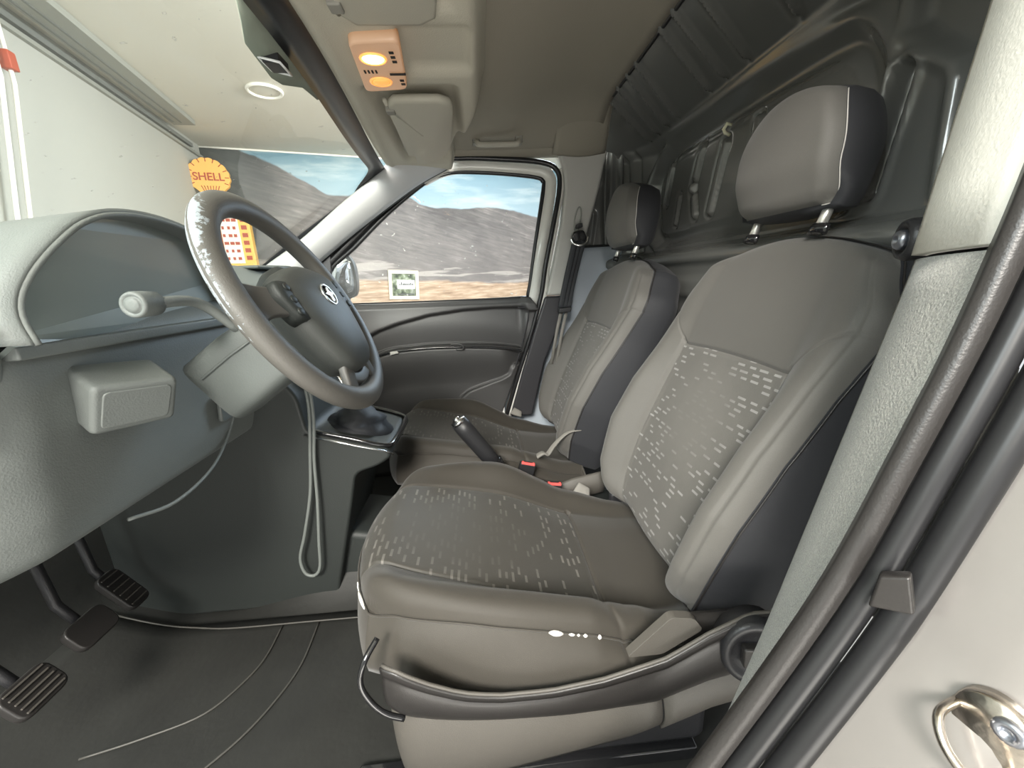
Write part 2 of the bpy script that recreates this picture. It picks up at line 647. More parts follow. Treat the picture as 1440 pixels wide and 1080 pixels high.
def rounded(poly, r, n=5):
    P = [np.array(p, float) for p in poly]
    out = []
    k = len(P)
    for i in range(k):
        a, b, c = P[i - 1], P[i], P[(i + 1) % k]
        u = (a - b); v = (c - b)
        ri = min(r, .45 * np.linalg.norm(u), .45 * np.linalg.norm(v))
        p, q = b + u / np.linalg.norm(u) * ri, b + v / np.linalg.norm(v) * ri
        for j in range(n + 1):
            t = j / n
            out.append(tuple((1 - t) ** 2 * p + 2 * t * (1 - t) * b + t * t * q))
    return out


def copy_tree(o, parent=None, skip=()):
    c = o.copy()
    COL.objects.link(c)
    c.parent = parent
    for ch in list(o.children):
        if ch.name.split('.')[0] in skip:
            continue
        copy_tree(ch, c, skip)
    return c

# ================================================================== THE WORKSHOP AROUND THE VAN
A1, A2 = math.radians(17), math.radians(12)
CN = np.array([-3.37, 5.79, 0.0])
D1 = np.array([math.cos(A1), math.sin(A1), 0]); N1 = np.array([D1[1], -D1[0], 0])     # mural wall, N1 towards the van
D2 = np.array([math.sin(A2), -math.cos(A2), 0]); N2 = np.array([-D2[1], D2[0], 0])
if N2[0] < 0:
    N2 = -N2
ZG, ZC = -0.5, 2.60


def structure(o, label=None):
    return tag(o, label, None, None, 'structure')


def slab(name, O, U, Vv, Wn, a0, a1, b0, b1, th, m):
    return prism(name, [(a0, b0), (a1, b0), (a1, b1), (a0, b1)], (O, U, Vv, Wn), -th, 0, m)


structure(slab('wall_far', CN, D1, (0, 0, 1), N1, -.1, 8, ZG, 3.3, .1, 'garage_wall'), 'painted workshop wall behind the mountain mural')
structure(slab('wall_left', CN, D2, (0, 0, 1), N2, -.1, 9, ZG, 3.3, .1, 'garage_wall'), 'pale grey workshop wall in front of the van windscreen')
g = np.array([CN + D2 * 9, CN, CN + D1 * 8, CN + D1 * 8 + D2 * 9])
structure(prism('ceiling', [(p[0], p[1]) for p in g], XY(0), ZC, ZC + .1, 'garage_ceiling'), 'cream workshop ceiling seen through the windscreen')
structure(prism('floor', [(p[0], p[1]) for p in g], XY(0), ZG - .1, ZG, 'garage_floor'), 'workshop concrete floor under the van')

# the mural: a printed sheet fixed on the wall
mu = thing('mural', CN + D1 * 3.9 + np.array([0, 0, ZG]), 'large printed mural of grey mountains and tan desert on the wall', 'mural')
mf = np.array(CN) + N1 * .012
grid('printed_sheet', lambda u, z: mf + D1 * u + np.array([0, 0, z]), lin((.0, 7.8, 26)), lin((ZG + .02, ZC - .01, 10)), 'mural', mu, solid=.006)
tube('edge_batten', [mf + D1 * u + N1 * .012 + np.array([0, 0, ZC - .015]) for u in np.linspace(0, 7.8, 20)], .012, 'cord', mu, k=6)

# ventilation rails along the wall and ceiling
wl = lambda d, z, off=.0: CN + D2 * d + N2 * off + np.array([0, 0, z])
t = thing('ceiling_rail', wl(2.6, ZC), 'wide flat grey rail running along the ceiling edge above the wall', 'rail')
prism('rail_body', [(.86, .10), (.88, .30), (5.0, .34), (5.0, .10)], (CN + np.array([0, 0, ZC]), D2, N2, (0, 0, 1)), -.05, -.002, 'rail', t)
for k, dd in enumerate((.13, .20)):
    prism('rail_groove', [(.95, dd - .008), (5.0, dd - .008), (5.0, dd + .008), (.95, dd + .008)], (CN + np.array([0, 0, ZC]), D2, N2, (0, 0, 1)), -.056, -.05, 'rail_dark', t)
t = tag(prism('wall_conduit', [(.30, .05), (.30, .09), (5.0, .09), (5.0, .05)], (CN + np.array([0, 0, ZC - .15]), D2, (0, 0, 1), N2), 0.001, .04, 'rail_dark'),
        'thin dark conduit high on the pale wall just below the ceiling rail', 'conduit', 'conduits under the ceiling')
t = tag(prism('wall_conduit', [(.0, -.03), (.0, .0), (5.0, .0), (5.0, -.03)], (CN + np.array([0, 0, ZC - .12]), D2, (0, 0, 1), N2), 0.001, .03, 'rail'),
        'lower of the thin conduits high on the pale wall, reaching the corner', 'conduit', 'conduits under the ceiling')

# recessed ceiling light
c = np.array([-1.85, 4.33, ZC])
t = thing('ceiling_light', c, 'round recessed white downlight in the cream workshop ceiling', 'light')
tube('bezel', [c + np.array([.14 * math.cos(a), .14 * math.sin(a), -.008]) for a in np.linspace(0, 2 * math.pi, 28, endpoint=False)], .014, 'cord', t, closed=True, k=8)
dome('diffuser', [(.13 * math.cos(a), .13 * math.sin(a)) for a in np.linspace(0, 2 * math.pi, 28, endpoint=False)], (c, (1, 0, 0), (0, 1, 0), (0, 0, -1)), [(1, .0), (1, .006), (.6, .010), (.1, .011)], 'garage_ceiling', t)

# white pull cords hanging at the left
for k, (d0, d1, lab) in enumerate([(2.88, 3.08, 'white cord with a red clip hanging down in front of the pale wall'),
                                   (2.97, 3.17, 'plain white cord hanging outermost beside the clipped cord')]):
    t = thing('hanging_cord', wl(d0, ZC, .06), lab, 'cord', 'white cords on the wall')
    tube('cord', [wl(d0 - .02, ZC, .06), wl(d0, 2.1, .06), wl(d1, 1.35, .06), wl(d1 + .1, .9, .06)], .011, 'cord', t, k=8)
    if k == 0:
        p = wl(d0, 2.22, .06)
        prism('clip', [(-.03, -.05), (.03, -.05), (.03, .05), (-.03, .05)], (p, D2, (0, 0, 1), N2), -.03, .03, 'red_ink', t, .006)

# scallop shell sign above a vintage pump board
cw = CN + D1 * .135 + N1 * .42
ring = []
for i in range(61):
    a = math.radians(-40 + 260 * i / 60)
    r = .205 + .010 * abs(math.sin(i * math.pi / 5))
    ring.append((r * math.cos(a) * 1.0, r * .96 * math.sin(a)))
ring += [(-.075, -.21), (.075, -.21)]
zc_ = 2.16
t = thing('shell_sign', cw + np.array([0, 0, zc_]), 'orange scallop sign reading SHELL in red, high beside the room corner', 'sign')
fr = (cw + np.array([0, 0, zc_]), D1, (0, 0, 1), N1)
prism('sign_plate', ring, fr, -.04, .02, 'orange', t, .004)
o_ = Vector(fr[0])
for i in range(11):
    a = math.radians(-25 + 230 * i / 10)
    p0 = np.array([math.cos(a) * .205, math.sin(a) * .2]); p1 = p0 * .80
    q = lambda p: fr[0] + D1 * p[0] + np.array([0, 0, p[1]]) + N1 * .022
    tube('flute', [q(p0), q(p1)], .0045, 'red_ink', t, k=5)
for i in range(7):
    x = -.09 + .03 * i
    q = lambda p: fr[0] + D1 * p[0] + np.array([0, 0, p[1]]) + N1 * .022
    tube('flute', [q((x, -.10)), q((x * .75, -.16))], .004, 'red_ink', t, k=5)


def text(s, size, origin, U, V, W, m, parent, name='lettering', ext=.002):
    cu = bpy.data.curves.new(name, 'FONT')
    cu.body = s
    cu.size = size
    cu.align_x = 'CENTER'
    cu.align_y = 'CENTER'
    cu.extrude = ext
    cu.offset = size * .012
    cu.materials.append(M[m])
    o = bpy.data.objects.new(name, cu)
    COL.objects.link(o)
    mt = Matrix((Vector(U), Vector(V), Vector(W))).transposed().to_4x4()
    mt.translation = Vector(origin) - (Vector(parent['base']) if parent is not None and parent.get('is_root') else Vector((0, 0, 0)))
    o.parent = parent
    o.matrix_local = mt
    bpy.context.view_layer.update()
    me = bpy.data.meshes.new_from_object(o.evaluated_get(bpy.context.evaluated_depsgraph_get()))
    me.name = name
    o2 = bpy.data.objects.new(name, me)
    COL.objects.link(o2)
    o2.parent = parent
    o2.matrix_local = mt
    bpy.data.objects.remove(o)
    return o2


text('SHELL', .118, fr[0] + N1 * .024 + np.array([0, 0, -.005]), D1, (0, 0, 1), N1, 'red_ink', t)

# gas pump under it
pb = CN + D1 * .30 + N1 * .36
t = thing('gas_pump', pb + np.array([0, 0, ZG]), 'yellow and red vintage fuel pump standing in front of the mural corner', 'pump')
fr = (pb, D1, (0, 0, 1), N1)
prism('pump_body', rounded([(-.24, ZG), (.15, ZG), (.15, 1.88), (-.24, 1.98)], .03), fr, -.12, .04, 'yellow', t, .01)
prism('price_panel', [(-.16, 1.18), (.03, 1.18), (.03, 1.76), (-.16, 1.76)], fr, .0405, .05, 'pale_print', t)
prism('red_stripe', [(-.20, 1.18), (-.165, 1.18), (-.165, 1.76), (-.20, 1.76)], fr, .0405, .047, 'red_ink', t)
for i in range(6):
    z0 = 1.22 + .09 * i
    for (a, b) in ((-.15, -.13 + .03 * random.random()), (-.09, -.065 + .025 * random.random()), (-.035, -.01 + .03 * random.random())):
        prism('print_mark', [(a, z0), (b, z0), (b, z0 + .035), (a, z0 + .035)], fr, .0505, .053, 'red_ink', t)
for i in range(6):
    z0 = 1.22 + .09 * i
    prism('side_mark', [(.055, z0), (.115, z0), (.115, z0 + .05), (.055, z0 + .05)], fr, .0405, .045, 'red_ink', t)

# cream picture frame on the mural
c = CN + D1 * 2.29 + N1 * .04 + np.array([0, 0, .835])
tl = math.radians(-3)
U_ = D1 * math.cos(tl) + np.array([0, 0, math.sin(tl)]); V_ = -D1 * math.sin(tl) + np.array([0, 0, math.cos(tl)])
t = thing('picture_frame', c, 'small cream framed picture hanging low on the desert part of the mural', 'picture frame')
fr = (c, U_, V_, N1)
H, L_ = .215, .225
for nm, p in (('frame_rail', [(-L_, H - .05), (L_, H - .05), (L_, H), (-L_, H)]), ('frame_rail', [(-L_, -H), (L_, -H), (L_, -H + .05), (-L_, -H + .05)]),
              ('frame_stile', [(-L_, -H + .05), (-L_ + .05, -H + .05), (-L_ + .05, H - .05), (-L_, H - .05)]), ('frame_stile', [(L_ - .05, -H + .05), (L_, -H + .05), (L_, H - .05), (L_ - .05, H - .05)])):
    prism(nm, p, fr, -.03, .01, 'cream_frame', t, .003)
F_ = lambda u, v: c + U_ * u + V_ * v - N1 * .012
grid('print', F_, [-.18, 0, .18], [-.17, 0, .17], 'picture', t, solid=.004)
prism('name_card', [(-.10, -.06), (.165, -.06), (.165, .075), (-.10, .075)], fr, -.008, -.002, 'card', t)
for i, (x, h) in enumerate([(-.07, .02), (-.045, .045), (-.02, .028), (.0, .03), (.022, .028), (.045, .028), (.07, .03), (.095, .04), (.12, .03)]):
    prism('ink_mark', [(x, -.005), (x + .016, -.005), (x + .016, -.005 + h), (x, -.005 + h)], fr, -.001, .001, 'ink', t)
prism('dark_row', [(-.10, -.15), (.15, -.15), (.15, -.13), (-.10, -.13)], fr, -.008, -.004, 'ink', t)

# ================================================================== VAN SHELL
# --- cabin floor
structure(grid('floor', lambda x, y: np.array([x, y, .0 + .10 * sm(-x, .78, 1.15) + .25 * sm(-x, 1.0, 1.3) + .17 * gau(y - 1.09, .16) ** 2 * sm(x + .75, 0, .3) * (1 - .4 * sm(x, .0, .5))]),
               lin((-1.35, .75, 60)), lin((.16, 1.75, 50)), 'floor', solid=.02), 'dark worn rubber cabin floor of the van')
# moulded ridges of the mat
t = thing('floor_mat', (-.55, .72, .0), 'dark worn rubber mat with curved ridges in the driver footwell', 'mat')
grid('mat_sheet', lambda x, y: np.array([x, y, .012 + .10 * sm(-x, .78, 1.15) - .012 * sm(y, .90, .93)]), lin((-1.0, -.16, 24)), lin((.34, .90, 14)), 'floor', t, solid=.008)
for pts in ([(-.550, .868), (-.547, .781), (-.564, .723), (-.607, .661), (-.698, .625), (-.79, .60)],
            [(-.460, .868), (-.455, .753), (-.473, .675), (-.506, .606), (-.56, .54)],
            [(-.96, .90), (-.805, .892), (-.684, .876), (-.474, .874), (-.207, .872)]):
    tube('mat_ridge', [np.array([p[0], p[1], .0225 + .10 * sm(-p[0], .78, 1.15)]) for p in catmull([(a, b, 0) for a, b in pts], 6)], .0022, 'mat_line', t, k=6)
# door sill on the driver side
structure(prism('trim_1', rounded([(.165, -.08), (.30, -.08), (.30, .045), (.24, .06), (.165, .02)], .012), ((0, 0, 0), (0, 1, 0), (0, 0, 1), (1, 0, 0)), -1.1, .24, 'black_plastic'), 'black sill along the open driver doorway')


# --- roof lining
def lining(x, y):
    z = 1.35 + .06 * sm(x, .05, .35)
    side = sm(y, 1.40, 1.68)
    return np.array([x, y, z + (1.322 - z) * side ** 1.3])


structure(grid('ceiling', lining, lin((-.11, .463, 18)), lin((.16, 1.55, 26), (1.55, 1.70, 8)), 'headliner', solid=-.015), 'grey cloth roof lining over the two seats')
# rear corner of the lining drooping over the pillar
structure(grid('trim_2', lambda u, v: np.array([.30 + .17 * u + .035 * v * u, 1.45 + .22 * v, 1.412 - .108 * sm(v) ** 1.2 - .012 * math.sin(3.1 * u) * v]), lin((0, 1, 10)), lin((0, 1, 12)), 'headliner', solid=-.01),
          'loose corner of the roof lining above the passenger side pillar')

# header moulding across the windscreen top, with recesses for the visors


def rect_mask(x, y, x0, x1, y0, y1, s=.02):
    return sm(x, x0 - s, x0 + s) * (1 - sm(x, x1 - s, x1 + s)) * sm(y, y0 - s, y0 + s) * (1 - sm(y, y1 - s, y1 + s))


def header(u, y):
    # u 0 at the windscreen edge .. 1 at the roof lining
    x0 = -.265 - .045 * sm(y, .7, 1.65)
    x1 = .045 - .10 * sm(y, 1.1, 1.62)
    x = x0 + (x1 - x0) * u
    z = 1.243 + .015 * sm(u, 0, .15)
    z += .10 * sm(u, .86, 1.0) ** 2
    z += .036 * rect_mask(x, y, -.222, -.030, 1.01, 1.545, .016)
    z += .036 * rect_mask(x, y, -.20, -.02, .24, .74, .02)
    z += .014 * rect_mask(x, y, -.115, .005, .80, .945, .008)
    z += .02 * (1 - sm(u, 0, .1))
    z -= .01 * gau((y - .87), .3) * 0
    return np.array([x, y, z])


structure(grid('trim_3', header, lin((0, .3, 14), (.3, .7, 14), (.7, 1, 14)), lin((.16, .74, 24), (.74, 1.1, 30), (1.1, 1.66, 30)), 'header', solid=-.012), 'beige moulding over the windscreen holding lamp and sun visors')


def visor(name, y0, y1, label, flip=1):
    yc = (y0 + y1) / 2
    t = thing(name, (-.12, yc, 1.25), label, 'sun visor', 'sun visors')
    # outline in x-y: the hinge edge is towards the windscreen
    L = (y1 - y0) / 2
    f = lambda a: yc + flip * a * L
    base = [(-.185, -.92), (-.170, -1.0), (-.07, -1.0), (-.045, -.93), (-.040, -.8), (-.062, .2), (-.085, .60), (-.12, .85), (-.16, .97), (-.19, .98), (-.185, .62), (-.205, .58), (-.198, 0.0), (-.193, -.68), (-.178, -.70), (-.178, -.80), (-.190, -.82)]
    poly = [(x, f(a)) for x, a in base]
    c = (-.12, yc)
    zz = 1.250
    dome('visor_board', poly, ((0, 0, zz + .007), (1, 0, 0), (0, 1, 0), (0, 0, -1)), [(.97, -.006), (1.0, .0), (1.0, .008), (.985, .013), (.95, .015), (.2, .017)], 'visor', t, centre=c)
    tube('hinge_rod', [(-.192, f(-.94), zz + .004), (-.196, f(-.2), zz + .004), (-.205, f(.5), zz + .004)], .005, 'visor', t, k=8)
    box('hinge_clip', (-.196, f(-.80) - .012, zz - .012), (-.176, f(-.80) + .012, zz + .008), 'recess', t, .003)
    return t


visor('sun_visor', 1.035, 1.535, 'grey sun visor folded up on the passenger side, nearer the side window')
visor('sun_visor', .25, .765, 'grey sun visor cut by the top of the frame, above the lamp', flip=-1)

# interior lamp
t = thing('interior_lamp', (-.15, .885, 1.25), 'square interior lamp with one bulb lit orange, between the sun visors', 'lamp')
lp = rounded([(-.198, .805), (-.112, .797), (-.128, .975), (-.216, .985)], .016, 4)
dome('lamp_housing', lp, ((0, 0, 1.252), (1, 0, 0), (0, 1, 0), (0, 0, -1)), [(1.0, -.01), (1.0, .006), (.965, .010), (.93, .010), (.2, .010)], 'lamp_lens', t)
for (x, y, r, mm, m2) in ((-.168, .853, .019, 'bulb', 'bulb_rim'), (-.174, .938, .017, 'bulb_dim', 'bulb_dim')):
    cc = np.array([x, y, 1.2415])
    o = dome('reading_bulb', [(r * math.cos(a), r * .82 * math.sin(a)) for a in np.linspace(0, 6.283, 24, endpoint=False)], (cc, (1, 0, 0), (0, 1, 0), (0, 0, -1)), [(1, 0), (.9, .002), (.6, .004), (.1, .005)], mm, t)
    tube('reflector_ring', [cc + np.array([(r + .003) * math.cos(a), (r * .82 + .003) * math.sin(a), 0]) for a in np.linspace(0, 6.283, 24, endpoint=False)], .0022, m2, t, closed=True, k=6)
box('lamp_switch', (-.150, .905, 1.2395), (-.120, .909, 1.2425), 'seam', t)
for y in (.83, .845, .86, .93, .945):
    box('switch_mark', (-.136, y, 1.2405), (-.128, y + .006, 1.2422), 'seam', t)
for i in range(4):
    box('switch_mark', (-.196 + .007 * i, .893, 1.2405), (-.193 + .007 * i, .903, 1.2422), 'seam', t)

# grab handle above the passenger window
t = thing('grab_handle', (.09, 1.58, 1.33), 'grey fold-down grab handle on the roof lining above the passenger window', 'handle')
tube('grip', catmull([(.012, 1.60, 1.345), (.018, 1.57, 1.318), (.03, 1.565, 1.312), (.09, 1.563, 1.311), (.15, 1.565, 1.312), (.163, 1.57, 1.318), (.168, 1.60, 1.345)], 5), .0095, 'visor', t, k=8)
for x in (.014, .166):
    box('hinge_block', (x - .013, 1.575, 1.318), (x + .013, 1.61, 1.36), 'recess', t, .004)
# wall mounted vertical surfaces of the passenger side: cant rail above the door
structure(grid('trim_4', lambda x, v: np.array([x, 1.61 + .085 * v, 1.345 - .045 * sm(v) + .008 * math.sin(v * 3.14) - .03 * sm(-x, .1, .3)]), lin((-.30, .50, 24)), lin((0, 1, 8)), 'headliner', solid=-.01), 'cloth covered roof edge above the passenger door')

# --- windscreen
HZ = lambda y: np.array([-.275 - .05 * sm(y, .7, 1.6), y, 1.235])


def screen(u, v):
    """u 0 header .. 1 base, v 0 driver side .. 1 passenger side"""
    y = -.05 + v * 1.75
    top = np.array([-.27 - .06 * sm(v, .4, 1.0), y, 1.25])
    base = np.array([-1.13 + .26 * abs(2 * v - 1) ** 3, y, .86 + .03 * abs(2 * v - 1) ** 3])
    p = top + (base - top) * u
    bulge = .05 * math.sin(math.pi * u) * (1 - abs(2 * v - 1) ** 4)
    return p + np.array([-bulge * .5, 0, bulge])


wd = thing('window_2', (-.6, .8, .9), 'sloping laminated windscreen with a black border', None, None, 'structure')
grid('pane', screen, lin((0, 1, 16)), lin((0, 1, 20)), 'windscreen', wd)


def on_screen(u, v, off=-.004):
    p = screen(u, v)
    return p + np.array([.35, 0, .93]) * off


def band(name, pts, m, parent, off=-.004, th=.003):
    """flat patch on the inside of the screen from (u, v) outline strips: list of pairs"""
    verts, faces = [], []
    for (a, b) in pts:
        verts += [on_screen(*a, off), on_screen(*b, off)]
    for i in range(len(pts) - 1):
        faces.append((2 * i, 2 * i + 1, 2 * i + 3, 2 * i + 2))
    o = mesh(name, verts, faces, m, parent, True)
    s = o.modifiers.new('solid', 'SOLIDIFY'); s.thickness = th
    return o


fr_pts = [((-.022, v), (.034 + .006 * sm(v, .5, .8) + .17 * sm(v, .87, .985) ** 2.4, v)) for v in list(np.linspace(0, .88, 20)) + list(np.linspace(.89, 1, 18))]
band('border', fr_pts, 'rubber', wd)
band('border', [((u, .974), (u, 1.0)) for u in np.linspace(.03, 1, 24)] , 'rubber', wd, off=-.005)
band('border', [((u, .0), (u, .045)) for u in np.linspace(.03, 1, 24)], 'rubber', wd, off=-.005)
band('mirror_patch', [((.030, .41), (.034, .41)), ((.030, .44), (.060, .445)), ((.030, .47), (.080, .47)), ((.030, .52), (.088, .53)), ((.030, .545), (.080, .548)), ((.030, .56), (.050, .565)), ((.030, .60), (.040, .60))], 'frit_backlit', wd, off=-.003)
p = on_screen(.055, .505, -.012)
box('mirror_button', p - np.array([.014, .020, .006]), p + np.array([.014, .020, .010]), 'black_plastic', wd, .002)
p2 = on_screen(.055, .505, -.012)
tube('button_rim', [p2 + np.array(q) for q in ((-.017, -.023, .0), (.016, -.023, -.008), (.016, .022, -.008), (-.017, .022, 0))], .0022, 'card', wd, closed=True, k=6)

# --- passenger side windscreen pillar
up_ = catmull([(-.29, 1.60, 1.275), (-.384, 1.625, 1.212), (-.497, 1.635, 1.138), (-.613, 1.64, 1.054), (-.701, 1.64, .994), (-.80, 1.64, .935), (-.84, 1.64, .90)], 5)
lo_ = catmull([(-.105, 1.66, 1.262), (-.225, 1.675, 1.208), (-.405, 1.68, 1.096), (-.555, 1.685, .995), (-.655, 1.685, .915), (-.69, 1.68, .82), (-.70, 1.67, .77)], 5)
structure(grid('trim_5', lambda i, v: up_[int(i)] * (1 - v) + lo_[int(i)] * v + np.array([.012, -.035, .008]) * math.sin(math.pi * v) ** .7,
               list(range(len(up_))), lin((0, 1, 10)), 'apillar', solid=.006), 'pale grey plastic pillar between windscreen and passenger window')
structure(tube('trim_6', [p + np.array([.006, .012, .010]) for p in lo_[:-6]], .012, 'rubber', k=8), 'black seal below the windscreen pillar')

# --- passenger door
dr = thing('door_1', (.1, 1.72, .2), 'closed passenger door with a dark moulded plastic panel', None, None, 'structure')


def interp(x, pts):
    return float(np.interp(x, [p[0] for p in pts], [p[1] for p in pts]))


LA = [(-.80, .44), (-.56, .595), (-.502, .631), (-.43, .665), (-.349, .691), (-.22, .720), (-.081, .735), (.05, .739), (.173, .736), (.195, .72)]
LB = [(-.75, .42), (-.56, .505), (-.469, .547), (-.42, .566), (-.362, .578), (-.23, .585), (-.092, .583), (.03, .575), (.137, .560), (.16, .55)]
LC = [(-.17, .20), (-.14, .29), (-.125, .336), (-.105, .365), (-.074, .389), (.0, .415), (.07, .437), (.101, .453), (.13, .50)]


def xe(z):
    return interp(z, [(.0, -.06), (.242, .050), (.55, .175), (.709, .237), (.745, .228), (.775, .205)])


def door_relief(x, z):
    za, zb = interp(x, LA), interp(x, LB)
    h = .030 * sm(z, za - .006, za + .006) - .022 * sm(z, .752, .776)
    h += .012 * gau(z - zb - .09, .06)
    h += .055 * sm(zb + .012 - z, 0, .016) * (1 - .75 * sm(zb - z, .02, .17)) * sm(.17 - x, 0, .1)
    zc2 = interp(x, LC)
    h += .020 * sm(zc2 - z, -.004, .008) * sm(x, -.16, -.13)
    h += .018 * sm(x, .16, .19) * sm(z, .3, .5)
    return h


def door_F(u, z):
    x = -.80 + (xe(z) + .80) * u
    return np.array([x, 1.715 - door_relief(x, z), z])


grid('door_card', door_F, lin((0, 1, 110)), lin((.0, .35, 14), (.35, .777, 90)), 'door_plastic', dr, solid=-.015)
onl = lambda L_, off: [np.array([x, 1.715 - door_relief(x, z - .004) - off, z]) for x, z in catmull([(a, b) for a, b in L_], 6)]
tube('panel_bead', onl(LA[1:], .002), .0028, 'black_gloss', dr, k=6)
tube('armrest_lip', [np.array([x, 1.655, z + .004]) for x, z in catmull([(a, b) for a, b in LB[1:]], 6)], .0042, 'black_gloss', dr, k=8)
tube('armrest_lip', [np.array([x, 1.672, z + .024 - .010 * abs(x + .1)]) for x, z in catmull([(a, b) for a, b in LB[1:]], 6)], .0035, 'door_plastic', dr, k=8)
tube('pocket_edge', [np.array([x, 1.690, z]) for x, z in catmull([(a, b) for a, b in LC], 6)], .0032, 'door_plastic', dr, k=6)
tube('panel_bead', [np.array([x, 1.683, z]) for x, z in catmull([(.150, .737), (.186, .732), (.195, .71), (.183, .65), (.150, .54), (.13, .48)], 6)], .0028, 'door_dark', dr, k=6)
tube('release_lever', catmull([(-.135, 1.655, .598), (-.105, 1.645, .602), (-.085, 1.645, .592), (-.088, 1.65, .578), (-.115, 1.655, .578)], 5), .0045, 'door_plastic', dr, k=8)
prism('pull_switch', [(-.385, .568), (-.35, .575), (-.355, .585), (-.385, .582)], XZ(0), 1.648, 1.66, 'pillar', dr, .002)
GL = [(-.60, .775), (-.544, .773), (-.167, .770), (.165, .773), (.200, .79), (.232, .968), (.272, 1.190), (.270, 1.222), (.238, 1.238), (.10, 1.254), (-.05, 1.262), (-.115, 1.256), (-.19, 1.228), (-.346, 1.120), (-.49, .998), (-.60, .905)]
# white painted frame round the glass
wf = catmull([(-.20, 1.240), (-.12, 1.272), (-.03, 1.283), (.10, 1.276), (.245, 1.262), (.293, 1.240), (.300, 1.19), (.275, 1.05), (.245, .90), (.224, .785), (.212, .735)], 5)
tube('pillar_frame', [np.array([x, 1.712, z]) for x, z in catmull([(-.66, .885), (-.50, 1.020), (-.35, 1.142), (-.20, 1.245), (-.15, 1.262)], 5)], .016, 'rubber', dr, k=8)
sweep('door_frame', [np.array([x, 1.715, z]) for x, z in wf], [(-.024, -.015), (-.022, .012), (.0, .018), (.022, .010), (.024, -.015)], 'cream_paint', dr, fixed=(0, -1, 0))
tube('glass_seal', [np.array([x, 1.712, z]) for x, z in catmull([g for g in GL], 4, True)], .009, 'rubber', dr, closed=True, k=8)
ring_s = catmull([(-.64, .95), (-.50, 1.055), (-.35, 1.180), (-.17, 1.288), (-.05, 1.304), (.10, 1.298), (.26, 1.284), (.322, 1.255), (.332, 1.19), (.305, 1.05), (.272, .90), (.25, .775), (.20, .61), (.145, .45), (.08, .25)], 5)
structure(tube('trim_7', [np.array([x, 1.690, z]) for x, z in ring_s], .010, 'rubber', k=8), 'black rubber seal around the passenger door opening')
# mirror corner plate
prism('corner_plate', [(-.578, .992), (-.61, .955), (-.70, .875), (-.70, .775), (-.602, .775)], XZ(0), 1.695, 1.71, 'door_dark', dr, .004)
w1 = structure(prism('window_1', GL, XZ(0), 1.714, 1.718, 'glass'), 'side window glass of the passenger door, slightly smeared')

# --- door mirror outside
t = thing('door_mirror', (-.60, 1.86, .78), 'black exterior mirror seen through the passenger window', 'mirror')
ml = catmull([(-.672, .995), (-.645, 1.018), (-.605, 1.010), (-.565, .978), (-.548, .93), (-.549, .835), (-.57, .800), (-.655, .785), (-.676, .82)], 4, True)
fr = ((0, 1.88, 0), (1, 0, 0), (0, 0, 1), (0, -1, 0))
dome('mirror_housing', [(p[0], p[1]) for p in ml], fr, [(.5, -.09), (.85, -.07), (.98, -.03), (1.0, .0), (.99, .006), (.92, .006), (.90, -.004), (.2, -.004)], 'black_plastic', t)
dome('mirror_glass', [(p[0], p[1]) for p in ml], fr, [(.90, -.003), (.90, .001), (.1, .0012)], 'mirror_glass', t)
sweep('mirror_arm', [(-.61, 1.90, .82), (-.615, 1.88, .77), (-.63, 1.80, .75), (-.65, 1.73, .78)], circle(.028, 10, .018), 'black_plastic', t)

# --- passenger side pillar behind the door
pillar = structure(prism('trim_8', [(.322, 1.318), (.52, 1.318), (.505, 1.27), (.489, 1.192), (.438, 1.012), (.362, .779), (.270, .779), (.300, .90), (.335, 1.06), (.350, 1.18), (.345, 1.25)], XZ(0), 1.665, 1.74, 'pillar', bw=.012), 'beige plastic pillar with a belt slot behind the passenger door')
structure(prism('trim_9', [(.265, .776), (.362, .776), (.335, .678), (.26, .50), (.20, .26), (.10, .26), (.16, .46), (.225, .66)], XZ(0), 1.675, 1.74, 'door_dark', bw=.01), 'dark lower pillar panel behind the passenger door')
structure(sweep('trim_10', [np.array([x, 1.70, z]) for x, z in catmull([(.335, 1.26), (.338, 1.19), (.312, 1.05), (.280, .90), (.262, .775), (.212, .61), (.16, .45), (.09, .25)], 5)], [(-.012, -.01), (-.012, .012), (.012, .014), (.012, -.01)], 'cream_paint', fixed=(0, -1, 0)), 'silver painted door opening edge on the passenger side')

t = thing('seat_belt', (.36, 1.63, .60), 'black passenger seat belt hanging in a thick fold on the beige pillar', 'seat belt')
tube('height_slot', [np.array([.398 + .012 * math.cos(a) * 1 + .016 * math.sin(a) * .45, 1.660, 1.07 + .045 * math.sin(a)]) for a in np.linspace(0, 6.283, 20, endpoint=False)], .003, 'rail', t, closed=True, k=6)
prism('belt_guide', rounded([(.372, 1.022), (.412, 1.026), (.425, 1.0), (.415, .975), (.378, .975), (.365, 1.0)], .008), XZ(0), 1.615, 1.65, 'black_gloss', t, .006)
tube('guide_ring', catmull([(.36, 1.61, .995), (.37, 1.605, .975), (.395, 1.60, .968), (.42, 1.605, .978), (.428, 1.61, 1.0)], 5), .005, 'chrome', t, k=8)
prism('guide_bolt', rounded([(.388, 1.035), (.41, 1.037), (.407, 1.052), (.39, 1.05)], .004), XZ(0), 1.62, 1.66, 'black_plastic', t, .003)
for k, dx in enumerate((-.018, -.002, .014)):
    sweep('webbing', catmull([(.395 + dx, 1.612, .985), (.375 + dx, 1.618 + .006 * k, .90), (.352 + dx, 1.622 + .006 * k, .80), (.338 + dx, 1.625, .730)], 6), rounded([(-.011, -.007), (.011, -.007), (.011, .007), (-.011, .007)], .004, 2), 'strap', t, fixed=(0, -1, 0))
prism('fold_clip', [(.312, .732), (.362, .735), (.358, .715), (.308, .712)], XZ(0), 1.60, 1.64, 'black_plastic', t, .004)
